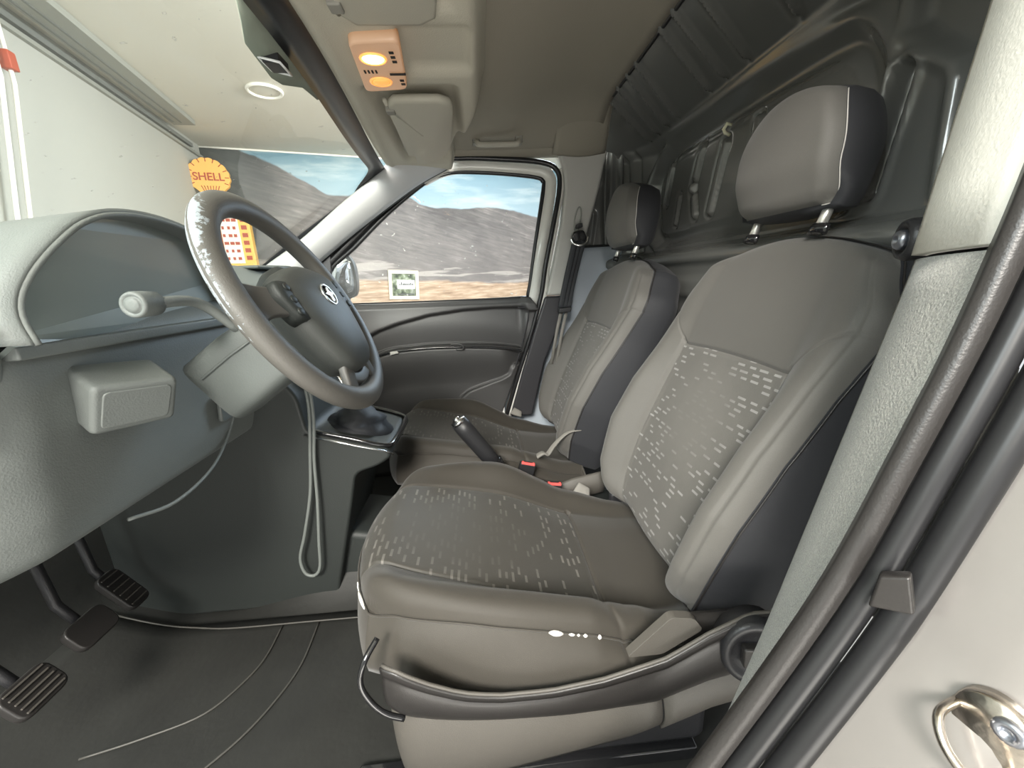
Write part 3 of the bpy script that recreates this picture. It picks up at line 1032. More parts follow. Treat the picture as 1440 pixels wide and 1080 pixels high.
for k, dx in enumerate((-.010, .012)):
    sweep('webbing', [(.332 + dx, 1.625, .715), (.315 + dx, 1.63, .64), (.29 + dx, 1.63, .50)], [(-.006, -.003), (.006, -.003), (.006, .003), (-.006, .003)], 'strap_grey', t, fixed=(0, -1, 0))


# --- steel bulkhead behind the seats
def seg_d(y, z, a, b):
    ax, az = a; bx, bz = b
    dx, dz = bx - ax, bz - az
    tt = np.clip(((y - ax) * dx + (z - az) * dz) / (dx * dx + dz * dz), 0, 1)
    return np.hypot(y - ax - tt * dx, z - az - tt * dz)


def poly_sd(y, z, P):
    d = np.full(y.shape, 9.0)
    ins = np.zeros(y.shape, bool)
    for i in range(len(P)):
        a, b = P[i - 1], P[i]
        d = np.minimum(d, seg_d(y, z, a, b))
        c = ((a[1] > z) != (b[1] > z)) & (y < (b[0] - a[0]) * (z - a[1]) / (b[1] - a[1] + 1e-12) + a[0])
        ins ^= c
    return np.where(ins, -d, d)


def nsm(x, a, b):
    t_ = np.clip((x - a) / (b - a), 0, 1)
    return t_ * t_ * (3 - 2 * t_)


by = np.linspace(.28, 1.80, 300)
# path over the surface: lengthwise stations
pth = lin((0, 1, 44)), lin((0, 1, 90)), lin((0, 1, 46))
st = []
for s in pth[0][:-1]:
    st.append((.440 + .225 * s, 1.425 - .105 * s - .0 * s, 0))
for s in pth[1][:-1]:
    zz = 1.318 - .385 * s
    st.append((.692 - .027 * (1 - nsm(np.array(s), 0, .09)), zz, 1))
for s in pth[2]:
    # ledge, rail and lower wall
    L_ = [(0, .692, .933), (.10, .645, .915), (.14, .636, .905), (.20, .636, .885), (.24, .650, .872), (.32, .652, .84), (.36, .640, .825), (.44, .642, .78), (.48, .655, .765), (1, .66, .25)]
    st.append((float(np.interp(s, [q[0] for q in L_], [q[1] for q in L_])), float(np.interp(s, [q[0] for q in L_], [q[2] for q in L_])), 2))
Y_, I_ = np.meshgrid(by, np.arange(len(st)))
SX = np.array([q[0] for q in st])[I_]; SZ = np.array([q[1] for q in st])[I_]; SK = np.array([q[2] for q in st])[I_]
X_ = SX.copy(); Z_ = SZ.copy()
OV = catmull([(1.570, .956), (1.625, 1.08), (1.612, 1.205), (1.50, 1.268), (1.255, 1.275), (.973, 1.271), (.828, 1.264), (.774, 1.243), (.738, 1.197), (.724, 1.152), (.733, 1.103), (.748, 1.0), (.775, .950), (1.0, .948), (1.3, .948)], 4, True)
sd = poly_sd(Y_, SZ, [tuple(q) for q in OV])
wall = (SK == 1)
disp = np.zeros(Y_.shape)
disp += .024 * np.exp(-((sd + .022) / .022) ** 2)          # channel round the big pressing
disp -= .012 * np.exp(-((sd - .020) / .014) ** 2)
disp += .004 * (sd < -.05)
for a, b, r in (((1.497, 1.215), (1.530, 1.10), .014), ((1.305, 1.215), (1.345, 1.11), .018), ((1.345, 1.11), (1.322, 1.03), .018), ((1.182, 1.19), (1.235, 1.03), .020), ((1.05, 1.20), (1.06, 1.02), .02), ((1.43, 1.10), (1.45, 1.02), .012)):
    q = seg_d(Y_, SZ, a, b)
    disp += .010 * np.exp(-((q - r) / .006) ** 2) - .006 * (1 - nsm(q, r - .006, r))
RP = [(.700, 1.40), (.690, 1.205), (.655, 1.168), (.608, 1.130), (.598, 1.106), (.592, .99), (.590, .955), (.46, .955), (.42, 1.4)]
s2 = poly_sd(Y_, SZ, RP)
disp += .024 * nsm(-s2, -.006, .016) - .008 * np.exp(-((s2 - .012) / .009) ** 2)
q = seg_d(Y_, SZ, (.683, 1.145), (.712, .975))
disp += .022 * (1 - nsm(q, .006, .018)) - .007 * np.exp(-((q - .022) / .006) ** 2)
for yy in (1.665, 1.71, 1.755):
    disp += .012 * np.exp(-((Y_ - yy - .03 * np.sin((SZ - .9) * 3)) / .010) ** 2)
q = seg_d(Y_, SZ, (1.735, 1.10), (1.74, .98))
disp -= .014 * (1 - nsm(q, .008, .018))
X_ += np.where(wall, disp, 0)
# ribs on the sloping upper part
u = np.clip((SX - .440) / .225, 0, 1)
rd = np.zeros(Y_.shape)
for a, b in ((.50, .60), (.56, .66), (.78, .885), (.93, 1.04), (1.015, 1.128), (1.077, 1.202), (1.228, 1.382), (1.294, 1.455), (1.373, 1.53), (1.457, 1.60)):
    dd = Y_ - (a + (b - a) * u)
    rd += 1.7 * (.007 * np.exp(-(dd / .006) ** 2) - .006 * np.exp(-((dd - .014) / .008) ** 2)) * nsm(u, .02, .10) * (1 - nsm(u, .86, 1.0))
Z_ -= np.where(SK == 0, rd * 1.3, 0)
X_ -= np.where(SK == 0, rd * .8, 0)
# ends curve forward to meet the pillars
fw = .10 * nsm(Y_, 1.60, 1.80) ** 1.0 + .23 * (1 - nsm(Y_, .26, .56))
X_ -= fw * np.where(SK == 0, u, 1)
# lower pressings
low = (SK == 2) & (SZ < .76)
X_ += np.where(low, .012 * np.sin(Y_ * 22) ** 4, 0)
nv = len(by); ns_ = len(st)
V = np.stack([X_.ravel(), Y_.ravel(), Z_.ravel()], 1)
Fc = [(i * nv + j, i * nv + j + 1, (i + 1) * nv + j + 1, (i + 1) * nv + j) for i in range(ns_ - 1) for j in range(nv - 1)]
structure(mesh('wall_rear', V, Fc, 'bulkhead'), 'dark painted pressed steel bulkhead behind the seats')
structure(grid('wall_right', lambda u, z: np.array([(.08 + .29 * sm(z, .64, .76)) * (1 - u) + .66 * u, 1.760, z]), lin((0, 1, 20)), lin((.0, .975, 40)), 'body_paint', solid=-.01), 'pale blue grey painted body side behind the passenger pillar')


def side_up(x, z):
    q1 = float(seg_d(np.array(x), np.array(z), (.485, 1.10), (.470, .99)))
    q2 = float(seg_d(np.array(x), np.array(z), (.525, 1.27), (.522, 1.22)))
    y = 1.758 + .012 * sm(.016 - q1, -.005, .006) - .012 * sm(.014 - q2, -.005, .006)
    y += .02 * gau(x - .56 - .02 * math.sin(z * 4), .012) - .02 * gau(x - .60, .010)
    return np.array([x, y, z])


structure(grid('wall_right', side_up, lin((.36, .68, 64)), lin((.975, 1.42, 60)), 'bulkhead', solid=-.01), 'dark pressed body side above the painted strip behind the passenger pillar')
structure(tube('trim_16', [(x, 1.752, .972 + .02 * (x - .4)) for x in np.linspace(.38, .66, 8)], .005, 'rubber', k=6), 'thin black joint on the body side behind the far seat')
# black rubber edge between roof lining and bulkhead
structure(tube('trim_11', [(.462, y, 1.413 - .10 * sm(y, 1.46, 1.68) ** 1.3) for y in np.linspace(.2, 1.66, 30)], .007, 'rubber', k=6), 'black rubber edge where roof lining meets bulkhead')
tag(tube('cargo_clip', [(.685, 1.14, 1.222), (.672, 1.14, 1.225), (.670, 1.15, 1.215), (.672, 1.145, 1.205), (.685, 1.145, 1.20)], .0045, 'cream_frame', k=6),
    'tiny pale clip on the upper bulkhead pressing left of the near headrest', 'clip')
t = thing('anchor_bolt', (.44, .40, .87), 'round steel anchor bolt on the bulkhead beside the near seat shoulder', 'bolt')
fr = ((.445, .400, .874), (.45, .89, 0), (0, 0, 1), (-.89, .45, 0))
dome('washer', circle(.021, 20), fr, [(1, -.05), (1, .004), (.9, .009), (.7, .009), (.62, .005), (.2, .005)], 'black_plastic', t)
dome('bolt_head', circle(.010, 12), fr, [(1, .004), (1, .011), (.8, .014), (.5, .014), (.4, .010), (.1, .010)], 'bolt', t)

# --- driver side pillar and door opening, close to the lens
XI = [(.0, .19), (.259, .252), (.483, .305), (.85, .390), (1.043, .414), (1.5, .46)]
XO = [(.0, .03), (.15, .10), (.30, .165), (.487, .232), (.62, .266), (.76, .300), (.855, .329), (.95, .343), (1.2, .37), (1.5, .40)]


def bp(u, z):
    a = np.array([interp(z, XI), .345, z]); b = np.array([interp(z, XO), .240, z])
    p = a + (b - a) * u
    bulge = .010 * math.sin(math.pi * u)
    return p + np.array([-.8, .5, 0]) * bulge


zcut = lambda u: .853 + .004 * u
structure(grid('trim_12', lambda u, s: bp(u, -.02 + (zcut(u) + .02) * s), lin((0, 1, 8)), lin((0, 1, 30)), 'carpet', solid=.01), 'grey flocked lower pillar trim beside the driver seat')
structure(grid('trim_13', lambda u, s: bp(u, zcut(u) + .004 + (1.48 - zcut(u)) * s) + np.array([-.003, .002, 0]), lin((0, 1, 8)), lin((0, 1, 14)), 'pillar_pale', solid=.01), 'pale upper pillar trim beside the driver headrest')
XS = [(-.02, -.30), (.03, -.12), (.10, .0), (.20, .075), (.30, .105), (.455, .188), (.605, .262), (.72, .302), (.83, .334), (.95, .355), (1.2, .385), (1.5, .42)]
zz = list(np.linspace(-.02, 1.5, 60))
sp = catmull([(interp(z, XS), .218, z) for z in [-.02, .03, .10, .20, .30, .455, .605, .72, .83, .95, 1.2, 1.5]], 8)
sr = thing('door_seal', (.14, .22, .05), 'thick black double rubber seal along the driver door opening, nearest the viewer', 'seal')
sweep('seal_flange', [p + np.array([-.014, .016, 0]) for p in sp], [(-.011, -.006), (-.011, .006), (.011, .008), (.011, -.006)], 'shield_plastic', sr, fixed=(-.8, .6, 0))
tube('seal_bulb', [p + np.array([-.003, .002, 0]) for p in sp], .0085, 'rubber', sr, k=12)
tube('seal_bulb', [p + np.array([.011, -.013, 0]) for p in sp], .0105, 'rubber', sr, k=12)
prism('split_flap', [(-.01, -.012), (.012, -.004), (.006, .022), (-.008, .014)], ((.268, .206, .635), (.6, -.8, 0), (0, 0, 1), (-.8, -.6, 0)), .002, .012, 'shield_plastic', sr, .002)


def jamb(u, z):
    x = interp(z, XS)
    y = .205 - .26 * u
    return np.array([x + .024 + .16 * u ** 1.2 * .35 + .010 * sm(u, .2, .26) - .010 * sm(z - .66 - .35 * (u - .3), 0, .012) * sm(u, .22, .34), y, z])


structure(grid('trim_14', jamb, lin((0, .2, 5), (.2, .3, 10), (.3, 1, 14)), lin((-.45, .4, 16), (.4, .9, 70), (.9, 1.5, 8)), 'silver', solid=.01), 'silver painted door pillar face outside the seal')

# striker plate
sc_ = np.array([.280, .147, .590])
Wn = np.array([-.97, -.24, 0.0]); Wn /= np.linalg.norm(Wn)
Uu = np.array([.24, -.97, 0.0]); Uu /= np.linalg.norm(Uu)
t = thing('door_striker', sc_, 'worn steel door striker bolted to the silver pillar', 'striker')
sp_ = rounded([(-.022, .020), (-.004, .030), (.016, .018), (.024, -.022), (.010, -.042), (-.014, -.030), (-.026, .0)], .010, 4)
sp_ = [(a * .8, b * .8) for a, b in sp_]
fr = (sc_, Uu, (0, 0, 1), Wn)
dome('striker_plate', sp_, fr, [(1.0, -.004), (1.0, .003), (.95, .005), (.3, .006)], 'worn_metal', t)
tube('striker_loop', [sc_ + Uu * a * .8 + np.array([0, 0, b * .8]) + Wn * c for a, b, c in catmull([(-.022, .006, .002), (-.022, .002, .020), (-.012, -.010, .028), (.004, -.022, .028), (.012, -.030, .020), (.012, -.032, .002)], 5)], .0026, 'worn_metal', t, k=10)
dome('striker_bolt', circle(.007, 14), (sc_ + Uu * .004 + np.array([0, 0, .010]) + Wn * .005, Uu, (0, 0, 1), Wn), [(1, 0), (1, .003), (.8, .004), (.5, .004), (.45, .0015), (.1, .001)], 'bolt', t)

# ================================================================== DASHBOARD
def dash_prof(y):
    d = sm(y, .40, .50) * (1 - sm(y, .98, 1.08))        # driver side share
    P = [(-1.12, .845), (-.95, .900 + .02 * d), (-.75, .925 + .012 * d), (-.655, .890 + .02 * d), (-.572 - .035 * d, .850 - .003 * d), (-.560 + .012 * d, .790 + .012 * d),
         (-.585 + .045 * d, .720), (-.580 + .03 * d, .640), (-.60 + .04 * d, .560), (-.66 + .06 * d, .500 + .012 * d), (-.78, .480), (-.95, .46)]
    # left end of the dash curls forward
    e = .10 * (1 - sm(y, .36, .46)) ** 2
    return [(a - e, b) for a, b in P]


dsh = thing('dashboard', (-.8, .9, .45), 'grey moulded dashboard with instrument hood in front of the steering wheel', 'dashboard')
ys = lin((.36, .52, 14), (.52, .95, 14), (.95, 1.08, 8), (1.08, 1.64, 18))
rows = [catmull(dash_prof(y), 6) for y in ys]
nr = len(rows[0])
V = [(p[0], y, p[1]) for y, r in zip(ys, rows) for p in r]
Fc = [(i * nr + j, i * nr + j + 1, (i + 1) * nr + j + 1, (i + 1) * nr + j) for i in range(len(ys) - 1) for j in range(nr - 1)]
Fc.append(tuple(range(nr)))
Fc.append(tuple((len(ys) - 1) * nr + j for j in range(nr)))
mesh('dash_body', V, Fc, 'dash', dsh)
arch = catmull([(.476, .80), (.482, .84), (.505, .885), (.555, .932), (.62, .956), (.72, .964), (.83, .955), (.91, .928), (.955, .87), (.970, .79)], 5)


def hood(i, d, s=1.0, lip=0.0):
    y, z = arch[int(i)]
    c = np.array([.72, .80])
    y, z = c[0] + (y - c[0]) * s, c[1] + (z - c[1]) * s
    xl = -.485 - .16 * max(0, y - .58) - .25 * max(0.0, .92 - z) + .05 * sm(.86 - z, 0, .12)
    return np.array([xl - (.36 + .0 * d) * d + lip, y, z - .035 * d * sm(z, .85, .95)])


ai = list(range(len(arch)))
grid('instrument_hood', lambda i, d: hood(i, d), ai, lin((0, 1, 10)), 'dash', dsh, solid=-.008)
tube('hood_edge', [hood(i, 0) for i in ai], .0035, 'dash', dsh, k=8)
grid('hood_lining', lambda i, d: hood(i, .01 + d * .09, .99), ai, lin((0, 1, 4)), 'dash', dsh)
# instrument panel set back in the hood
ip = [hood(i, .09, 1.0) for i in ai]
ip = [np.array([-.60, ip[0][1], .745])] + ip + [np.array([-.60, ip[-1][1], .745])]
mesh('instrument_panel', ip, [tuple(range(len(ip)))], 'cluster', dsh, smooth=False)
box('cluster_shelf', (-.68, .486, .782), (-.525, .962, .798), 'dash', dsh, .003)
# curved air vent cheek at the outer end
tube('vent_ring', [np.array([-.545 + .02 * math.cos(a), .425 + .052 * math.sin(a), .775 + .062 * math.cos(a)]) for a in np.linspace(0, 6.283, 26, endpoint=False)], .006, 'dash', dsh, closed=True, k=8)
for k in range(4):
    box('vent_slat', (-.565, .385, .735 + .024 * k), (-.545, .465, .739 + .024 * k), 'dash_dark', dsh, .001)
# trim bead lines of the lower panels
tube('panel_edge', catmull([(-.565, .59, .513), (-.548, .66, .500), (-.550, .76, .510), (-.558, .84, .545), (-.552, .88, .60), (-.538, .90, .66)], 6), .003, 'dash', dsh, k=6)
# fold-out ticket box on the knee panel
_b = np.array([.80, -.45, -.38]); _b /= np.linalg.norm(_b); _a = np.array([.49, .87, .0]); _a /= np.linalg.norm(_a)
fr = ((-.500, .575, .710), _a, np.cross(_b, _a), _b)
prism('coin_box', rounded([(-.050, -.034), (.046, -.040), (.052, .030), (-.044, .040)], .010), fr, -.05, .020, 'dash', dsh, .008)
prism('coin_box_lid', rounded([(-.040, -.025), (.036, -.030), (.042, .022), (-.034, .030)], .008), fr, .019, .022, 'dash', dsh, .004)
fr = ((-.540, .86, .62), (0, 1, 0), (.1, 0, .99), (.99, 0, -.1))
prism('small_cover', rounded([(-.05, -.03), (.05, -.03), (.05, .03), (-.05, .03)], .01), fr, -.005, .004, 'dash_dark', dsh, .003)
# passenger side top pad
box('top_tray', (-.80, 1.30, .912), (-.66, 1.56, .922), 'dash_dark', dsh, .006)
dome('top_speaker_cover', [(-.70 + .05 * math.cos(a), 1.48 + .08 * math.sin(a)) for a in np.linspace(0, 6.283, 24, endpoint=False)], XY(.916), [(1, -.01), (1, .006), (.9, .010), (.2, .011)], 'dash_dark', dsh)

# centre console
cs = thing('centre_console', (-.40, 1.09, 0), 'dark centre console carrying the gear lever between the footwells', 'console')
prism('console_side', rounded([(-.99, .62), (-.66, .66), (-.50, .66), (-.455, .60), (-.445, .505), (-.262, .447), (-.250, .425), (-.285, .402), (-.345, .385), (-.365, .30), (-.43, .06), (-.44, .0), (-.99, .0)], .02),
      XZ(0), .955, 1.235, 'console', cs, .012)
structure(prism('trim_15', rounded([(-.95, .24), (-.40, .20), (-.20, .16), (.45, .15), (.55, .10), (.55, .0), (-.95, .0)], .03), XZ(0), .985, 1.205, 'console', None, .03), 'dark centre tunnel between the seats')
tube('gear_surround', catmull([(-.445, .972, .506), (-.35, .968, .478), (-.268, .975, .450), (-.252, 1.02, .447), (-.252, 1.16, .447), (-.275, 1.21, .455), (-.42, 1.215, .500), (-.455, 1.18, .512), (-.458, 1.02, .512)], 5, True), .0065, 'black_gloss', cs, closed=True, k=8)
tube('surround_edge', [(-.452, .952, .500), (-.36, .950, .473), (-.265, .953, .444), (-.250, .975, .425)], .003, 'chrome', cs, k=6)
t0 = thing('gear_lever', (-.36, 1.09, .47), 'gear lever with black crumpled leather boot, below the steering wheel', 'gear lever')
bc = np.array([-.36, 1.09, .478])
bv, bf = [], []
KB = 32
for r in range(9):
    f = r / 8
    for j in range(KB):
        a = 2 * math.pi * j / KB
        fold = 1 + .26 * math.sin(3 * a + 2.2 * r) * (1 - f) * math.sin(math.pi * f + .3) + .06 * math.sin(r * 3.1)
        rx, ry = (.078 * (1 - f) ** .9 + .012) * fold, (.095 * (1 - f) ** .9 + .012) * fold
        bv.append(bc + np.array([rx * math.cos(a), ry * math.sin(a), -.01 + .070 * f - .3 * rx * math.cos(a) * (1 - f)]))
for r in range(8):
    for j in range(KB):
        bf.append((r * KB + j, r * KB + (j + 1) % KB, (r + 1) * KB + (j + 1) % KB, (r + 1) * KB + j))
mesh('gear_boot', bv, bf, 'strap', t0)
tube('lever_shaft', [bc + np.array([0, 0, .05]), bc + np.array([-.045, -.005, .15])], .007, 'chrome', t0)
dome('gear_knob', circle(.023, 18), (bc + np.array([-.05, -.006, .15]), (1, 0, 0), (0, 1, 0), (-.08, 0, 1)), [(.45, -.01), (.8, .0), (1, .02), (1.02, .04), (.85, .058), (.4, .064), (.1, .065)], 'black_gloss', t0)

# hanging cable loop
t = tag(tube('charging_cable', catmull([(-.425, .943, .63), (-.425, .940, .56), (-.440, .938, .45), (-.455, .935, .35), (-.485, .932, .24), (-.508, .932, .17), (-.502, .930, .125), (-.480, .930, .115),
                                         (-.462, .930, .14), (-.452, .930, .22), (-.440, .934, .33), (-.432, .938, .44), (-.418, .940, .54), (-.415, .943, .63)], 6), .0042, 'cable', k=8),
        'long grey cable loop hanging down the side of the centre console', 'cable')

# pedals
for nm, c, u_, hgt, wid, ri, lab in (('accelerator_pedal', (-.90, .875, .165), .35, .11, .055, 6, 'ribbed accelerator pedal, furthest of the pedals from the viewer'),
                                     ('brake_pedal', (-.84, .735, .190), .30, .060, .085, 0, 'worn smooth brake pedal, the middle one of three'),
                                     ('clutch_pedal', (-.81, .595, .195), .30, .062, .080, 5, 'clutch pedal with worn ribbed pad, nearest of the pedals to the viewer')):
    t = thing(nm, c, lab, 'pedal', 'pedals')
    W_ = np.array([math.cos(.65), 0, math.sin(.65)]); V_ = np.array([-math.sin(.65), 0, math.cos(.65)])
    fr = (np.array(c), (0, 1, 0), V_, W_)
    prism('pedal_pad', rounded([(-wid / 2, -hgt / 2), (wid / 2, -hgt / 2), (wid / 2, hgt / 2), (-wid / 2, hgt / 2)], .02), fr, -.01, .008, 'shield_plastic', t, .004)
    for i in range(ri):
        a = -hgt / 2 + hgt * (i + .8) / (ri + .6)
        prism('rib', [(-wid * .38, a), (wid * .38, a), (wid * .38, a + .003), (-wid * .38, a + .003)], fr, .008, .011, 'base_plastic', t)
    tube('pedal_arm', [np.array(c) - W_ * .008, np.array(c) + np.array([-.05, .0, .06]), np.array(c) + np.array([-.07, .0, .30])], .009, 'black_plastic', t)

# ================================================================== STEERING WHEEL
TL = math.radians(28)
WC = np.array([-.300, .720, .820])
WU = np.array([0, 1, 0.0]); WV = np.array([-math.sin(TL), 0, math.cos(TL)]); WW = np.array([math.cos(TL), 0, math.sin(TL)])
wp = lambda u, v, w_=0: WC + WU * u + WV * v + WW * w_
sw = thing('steering_wheel', WC, 'grey leather steering wheel with ragged wear on its upper left rim', 'steering wheel')
RR = .182
prof = [(.0205 * math.cos(a), .0165 * math.sin(a)) for a in np.linspace(0, 6.283, 18, endpoint=False)]
sweep('rim', [wp(-RR * math.sin(a), RR * math.cos(a)) for a in np.linspace(0, 2 * math.pi, 96, endpoint=False)], prof, 'wheel_worn', sw, closed=True, fixed=tuple(WW))
hubp = [(p[0], p[1]) for p in catmull([(-.090, .042), (0, .062), (.090, .042), (.104, -.010), (.088, -.068), (.056, -.124), (0, -.137), (-.056, -.124), (-.088, -.068), (-.104, -.010)], 5, True)]
hb = dome('airbag_cover', hubp, (WC, WU, WV, WW), [(.92, -.02), (1.0, .005), (1.0, .018), (.97, .027), (.88, .034), (.6, .041), (.3, .044), (.05, .045)], 'hub', sw, centre=(0, -.03))
dome('column_cone', circle(.075, 24), (WC, WU, WV, WW), [(1.0, .0), (1.0, -.02), (.8, -.05), (.55, -.07)], 'hub', sw)
# horizontal spokes
for s in (-1, 1):
    pts = [(s * .075, .0, .020), (s * .105, .004, .016), (s * .140, .010, .008), (s * .172, .012, .002)]
    sweep('spoke', catmull([wp(*p) for p in pts], 5), rounded([(-.034, -.008), (.034, -.008), (.034, .008), (-.034, .008)], .006, 3), 'wheel', sw, fixed=tuple(WW), scale=[1 - .32 * math.sin(math.pi * i / 15) for i in range(16)])
    pts = [(s * .036, -.095, .018), (s * .046, -.120, .012), (s * .054, -.145, .006), (s * .060, -.168, .001)]
    sweep('spoke', catmull([wp(*p) for p in pts], 5), rounded([(-.016, -.007), (.016, -.007), (.016, .007), (-.016, .007)], .005, 3), 'wheel', sw, fixed=tuple(WW))
    pod = [(s * a, b) for a, b in [(.082, .030), (.120, .034), (.128, .010), (.112, -.030), (.086, -.038)]]
    dome('switch_pod', rounded(pod, .010, 4), (WC, WU, WV, WW), [(1.0, .006), (1.0, .026), (.93, .031), (.3, .032)], 'console', sw)
    for k in range(3):
        dome('wheel_button', [(s * (.100 + .004 * k) + .008 * math.cos(a), .020 - .020 * k + .0065 * math.sin(a)) for a in np.linspace(0, 6.283, 14, endpoint=False)], (WC, WU, WV, WW), [(1, .030), (1, .0325), (.8, .0335), (.2, .034)], 'console', sw)
sweep('lower_bridge', catmull([wp(-.060, -.135, .006), wp(0, -.150, .006), wp(.060, -.135, .006)], 6), rounded([(-.010, -.006), (.010, -.006), (.010, .006), (-.010, .006)], .004, 3), 'wheel', sw, fixed=tuple(WW))
# chrome emblem: ring with a winged crest bar
ec = (0.0, -.004)
tube('emblem_ring', [wp(ec[0] + .0205 * math.cos(a), ec[1] + .0185 * math.sin(a), .0445) for a in np.linspace(0, 6.283, 32, endpoint=False)], .0021, 'chrome', hb if False else sw, closed=True, k=8)
dome('emblem_disc', [(ec[0] + .019 * math.cos(a), ec[1] + .017 * math.sin(a)) for a in np.linspace(0, 6.283, 24, endpoint=False)], (WC, WU, WV, WW), [(1, .040), (1, .0435), (.2, .0445)], 'black_gloss', sw)
prism('emblem_figure', [(-.018, .002), (-.006, .004), (-.002, .012), (.006, .014), (.004, .006), (.018, .0), (.006, -.003), (.003, -.013), (-.004, -.014), (-.003, -.004)],
      (wp(ec[0], ec[1], .0445), WU, WV, WW), 0, .003, 'chrome', sw, .0008)
# column shroud and stalks
cl = thing('steering_column', (-.5, .72, .70), 'grey plastic shroud round the steering column behind the wheel', 'steering column')
sweep('column_shroud', [wp(0, -.005, -.040), wp(0, -.005, -.060), wp(0, -.010, -.13), wp(0, -.02, -.205)], rounded([(-.050, -.082), (.050, -.082), (.054, .034), (-.054, .034)], .026, 4), 'dash_dark', cl, fixed=tuple(WV), scale=[.85, 1.0, 1.05, 1.05])
tube('shroud_joint', [wp(-.054, -.008, -.07), wp(-.057, -.012, -.13), wp(-.057, -.020, -.19)], .002, 'dash_dark', cl, k=6)
dome('ignition_lock', circle(.016, 18), (wp(.074, -.03, -.12), WV, WW, WU), [(1, -.01), (1, .012), (.85, .016), (.3, .016)], 'black_plastic', cl)
k0 = wp(-.045, .015, -.095)
tube('stalk', catmull([k0, (-.415, .63, .835), (-.425, .56, .838), (-.430, .535, .838)], 5), .0075, 'dash', cl, k=10)
fr = ((-.430, .548, .838), (1, 0, .0), (0, 0, 1), (.10, -.995, .0))
dome('stalk_knob', circle(.0165, 22), fr, [(.5, -.03), (.95, -.025), (1.0, -.005), (1.0, .010), (.92, .014), (.70, .014), (.64, .011), (.58, .015), (.3, .016), (.1, .016)], 'dash', cl)
k1 = wp(.045, .015, -.095)
tube('stalk', catmull([k1, (-.40, .81, .835), (-.415, .87, .84)], 5), .0075, 'dash', cl, k=10)

# ================================================================== SEATS
SY = .775                                   # centre line of the near seat
HG = np.array([.335, SY, .262])             # back hinge
LEAN = math.radians(21.3)
TT = np.array([math.sin(LEAN), 0, math.cos(LEAN)]); NN = np.array([-math.cos(LEAN), 0, math.sin(LEAN)]); YY = np.array([0, 1, 0.0])


def split_grid(A, B, P, region, mats, parent, uvf, back=None):
    """build one pad surface and hand every region its own mesh. region(i, j) -> name key"""
    nb = len(B)
    pts = {}
    for i, a in enumerate(A):
        for j, b in enumerate(B):
            pts[(i, j)] = P(a, b)
    cells = {}
    for i in range(len(A) - 1):
        for j in range(nb - 1):
            cells.setdefault(region((A[i] + A[i + 1]) / 2, (B[j] + B[j + 1]) / 2), []).append((i, j))
    out = {}
    for key, cs_ in cells.items():
        idx, V, F, UV = {}, [], [], []

        def vid(q):
            if q not in idx:
                idx[q] = len(V)
                V.append(pts[q])
                UV.append(uvf(A[q[0]], B[q[1]]))
            return idx[q]
        for (i, j) in cs_:
            F.append((vid((i, j)), vid((i, j + 1)), vid((i + 1, j + 1)), vid((i + 1, j))))
        nm, mt = mats[key]
        out[key] = mesh(nm, V, F, mt, parent, True, UV)
    # boundary loop for skirts
    na = len(A)
    loop = [(0, j) for j in range(nb)] + [(i, nb - 1) for i in range(1, na)] + [(na - 1, j) for j in range(nb - 2, -1, -1)] + [(i, 0) for i in range(na - 2, 0, -1)]
    return out, [pts[q] for q in loop], [(A[q[0]], B[q[1]]) for q in loop]


def squircle(a, b, k):
    return a * math.sqrt(1 - k * b * b), b * math.sqrt(1 - k * a * a)


def edge_drop(a, b, La, Lb, R):
    ea, eb = (1 - abs(a)) * La, (1 - abs(b)) * Lb
    q = min(R, math.hypot(max(0, R - ea), max(0, R - eb)))
    return R - math.sqrt(max(0, R * R - q * q))


# ---- backrest
BT = .352


def back_plan(a, b):
    k = .16 if a < 0 else .28
    a2, b2 = squircle(a, b, k)
    t_ = BT * (1 + a2)
    t_ += .085 * sm(abs(b), .60, .98) * math.exp(-((t_ - .46) / .11) ** 2) - .02 * sm(abs(b), .4, 1) * (1 - sm(a, -1, -.6))
    Wd = interp(t_, [(0, .235), (.08, .262), (.20, .272), (.34, .270), (.46, .264), (.56, .255), (.64, .240), (.70, .215)])
    if b2 < 0:
        Wd += .028 * sm(t_, .42, .58)
    return t_, Wd * b2, Wd


BI = .66
AI = .455 / BT - 1


def back_P(a, b):
    t_, y_, Wd = back_plan(a, b)
    ab = abs(b)
    B_ = interp(t_, [(0, .035), (.08, .062), (.20, .072), (.32, .060), (.42, .036), (.52, .016), (.7, .004)])
    h = B_ * sm(ab, .60, .84)
    h += .012 * gau(t_ - .16, .14) * (1 - ab * .6)                     # lumbar
    h += .010 * math.sin(math.pi * min(1, max(0, (t_ - .46) / .24))) * (1 - .5 * ab)
    h -= edge_drop(a, b, .345, .26, .040)
    if t_ < .50:
        h -= .007 * gau((ab - BI) * .26, .004) * (1 - sm(a, AI, AI + .04))
    if ab < BI + .02:
        h -= .006 * gau((a - AI) * BT, .004)
    h -= .004 * gau((ab - .93) * .26, .003)
    h -= .0025 * gau((a - (AI + .02)) * BT, .003) * sm(ab, BI, BI + .02)
    return HG + TT * t_ + NN * h + YY * y_


A_ = lin((-1, -.86, 9), (-.86, AI - .05, 56), (AI - .05, AI, 7), (AI, AI + .05, 7), (AI + .05, .84, 28), (.84, 1, 10))
B_ = lin((-1, -.90, 9), (-.90, -BI - .03, 12), (-BI - .03, -BI, 5), (-BI, -BI + .03, 5), (-BI + .03, BI - .03, 40), (BI - .03, BI, 5), (BI, BI + .03, 5), (BI + .03, .90, 12), (.90, 1, 9))


def back_region(a, b):
    if a < AI:
        if abs(b) < BI:
            return 'i'
        return 'l' if b < 0 else 'r'
    return 'u'


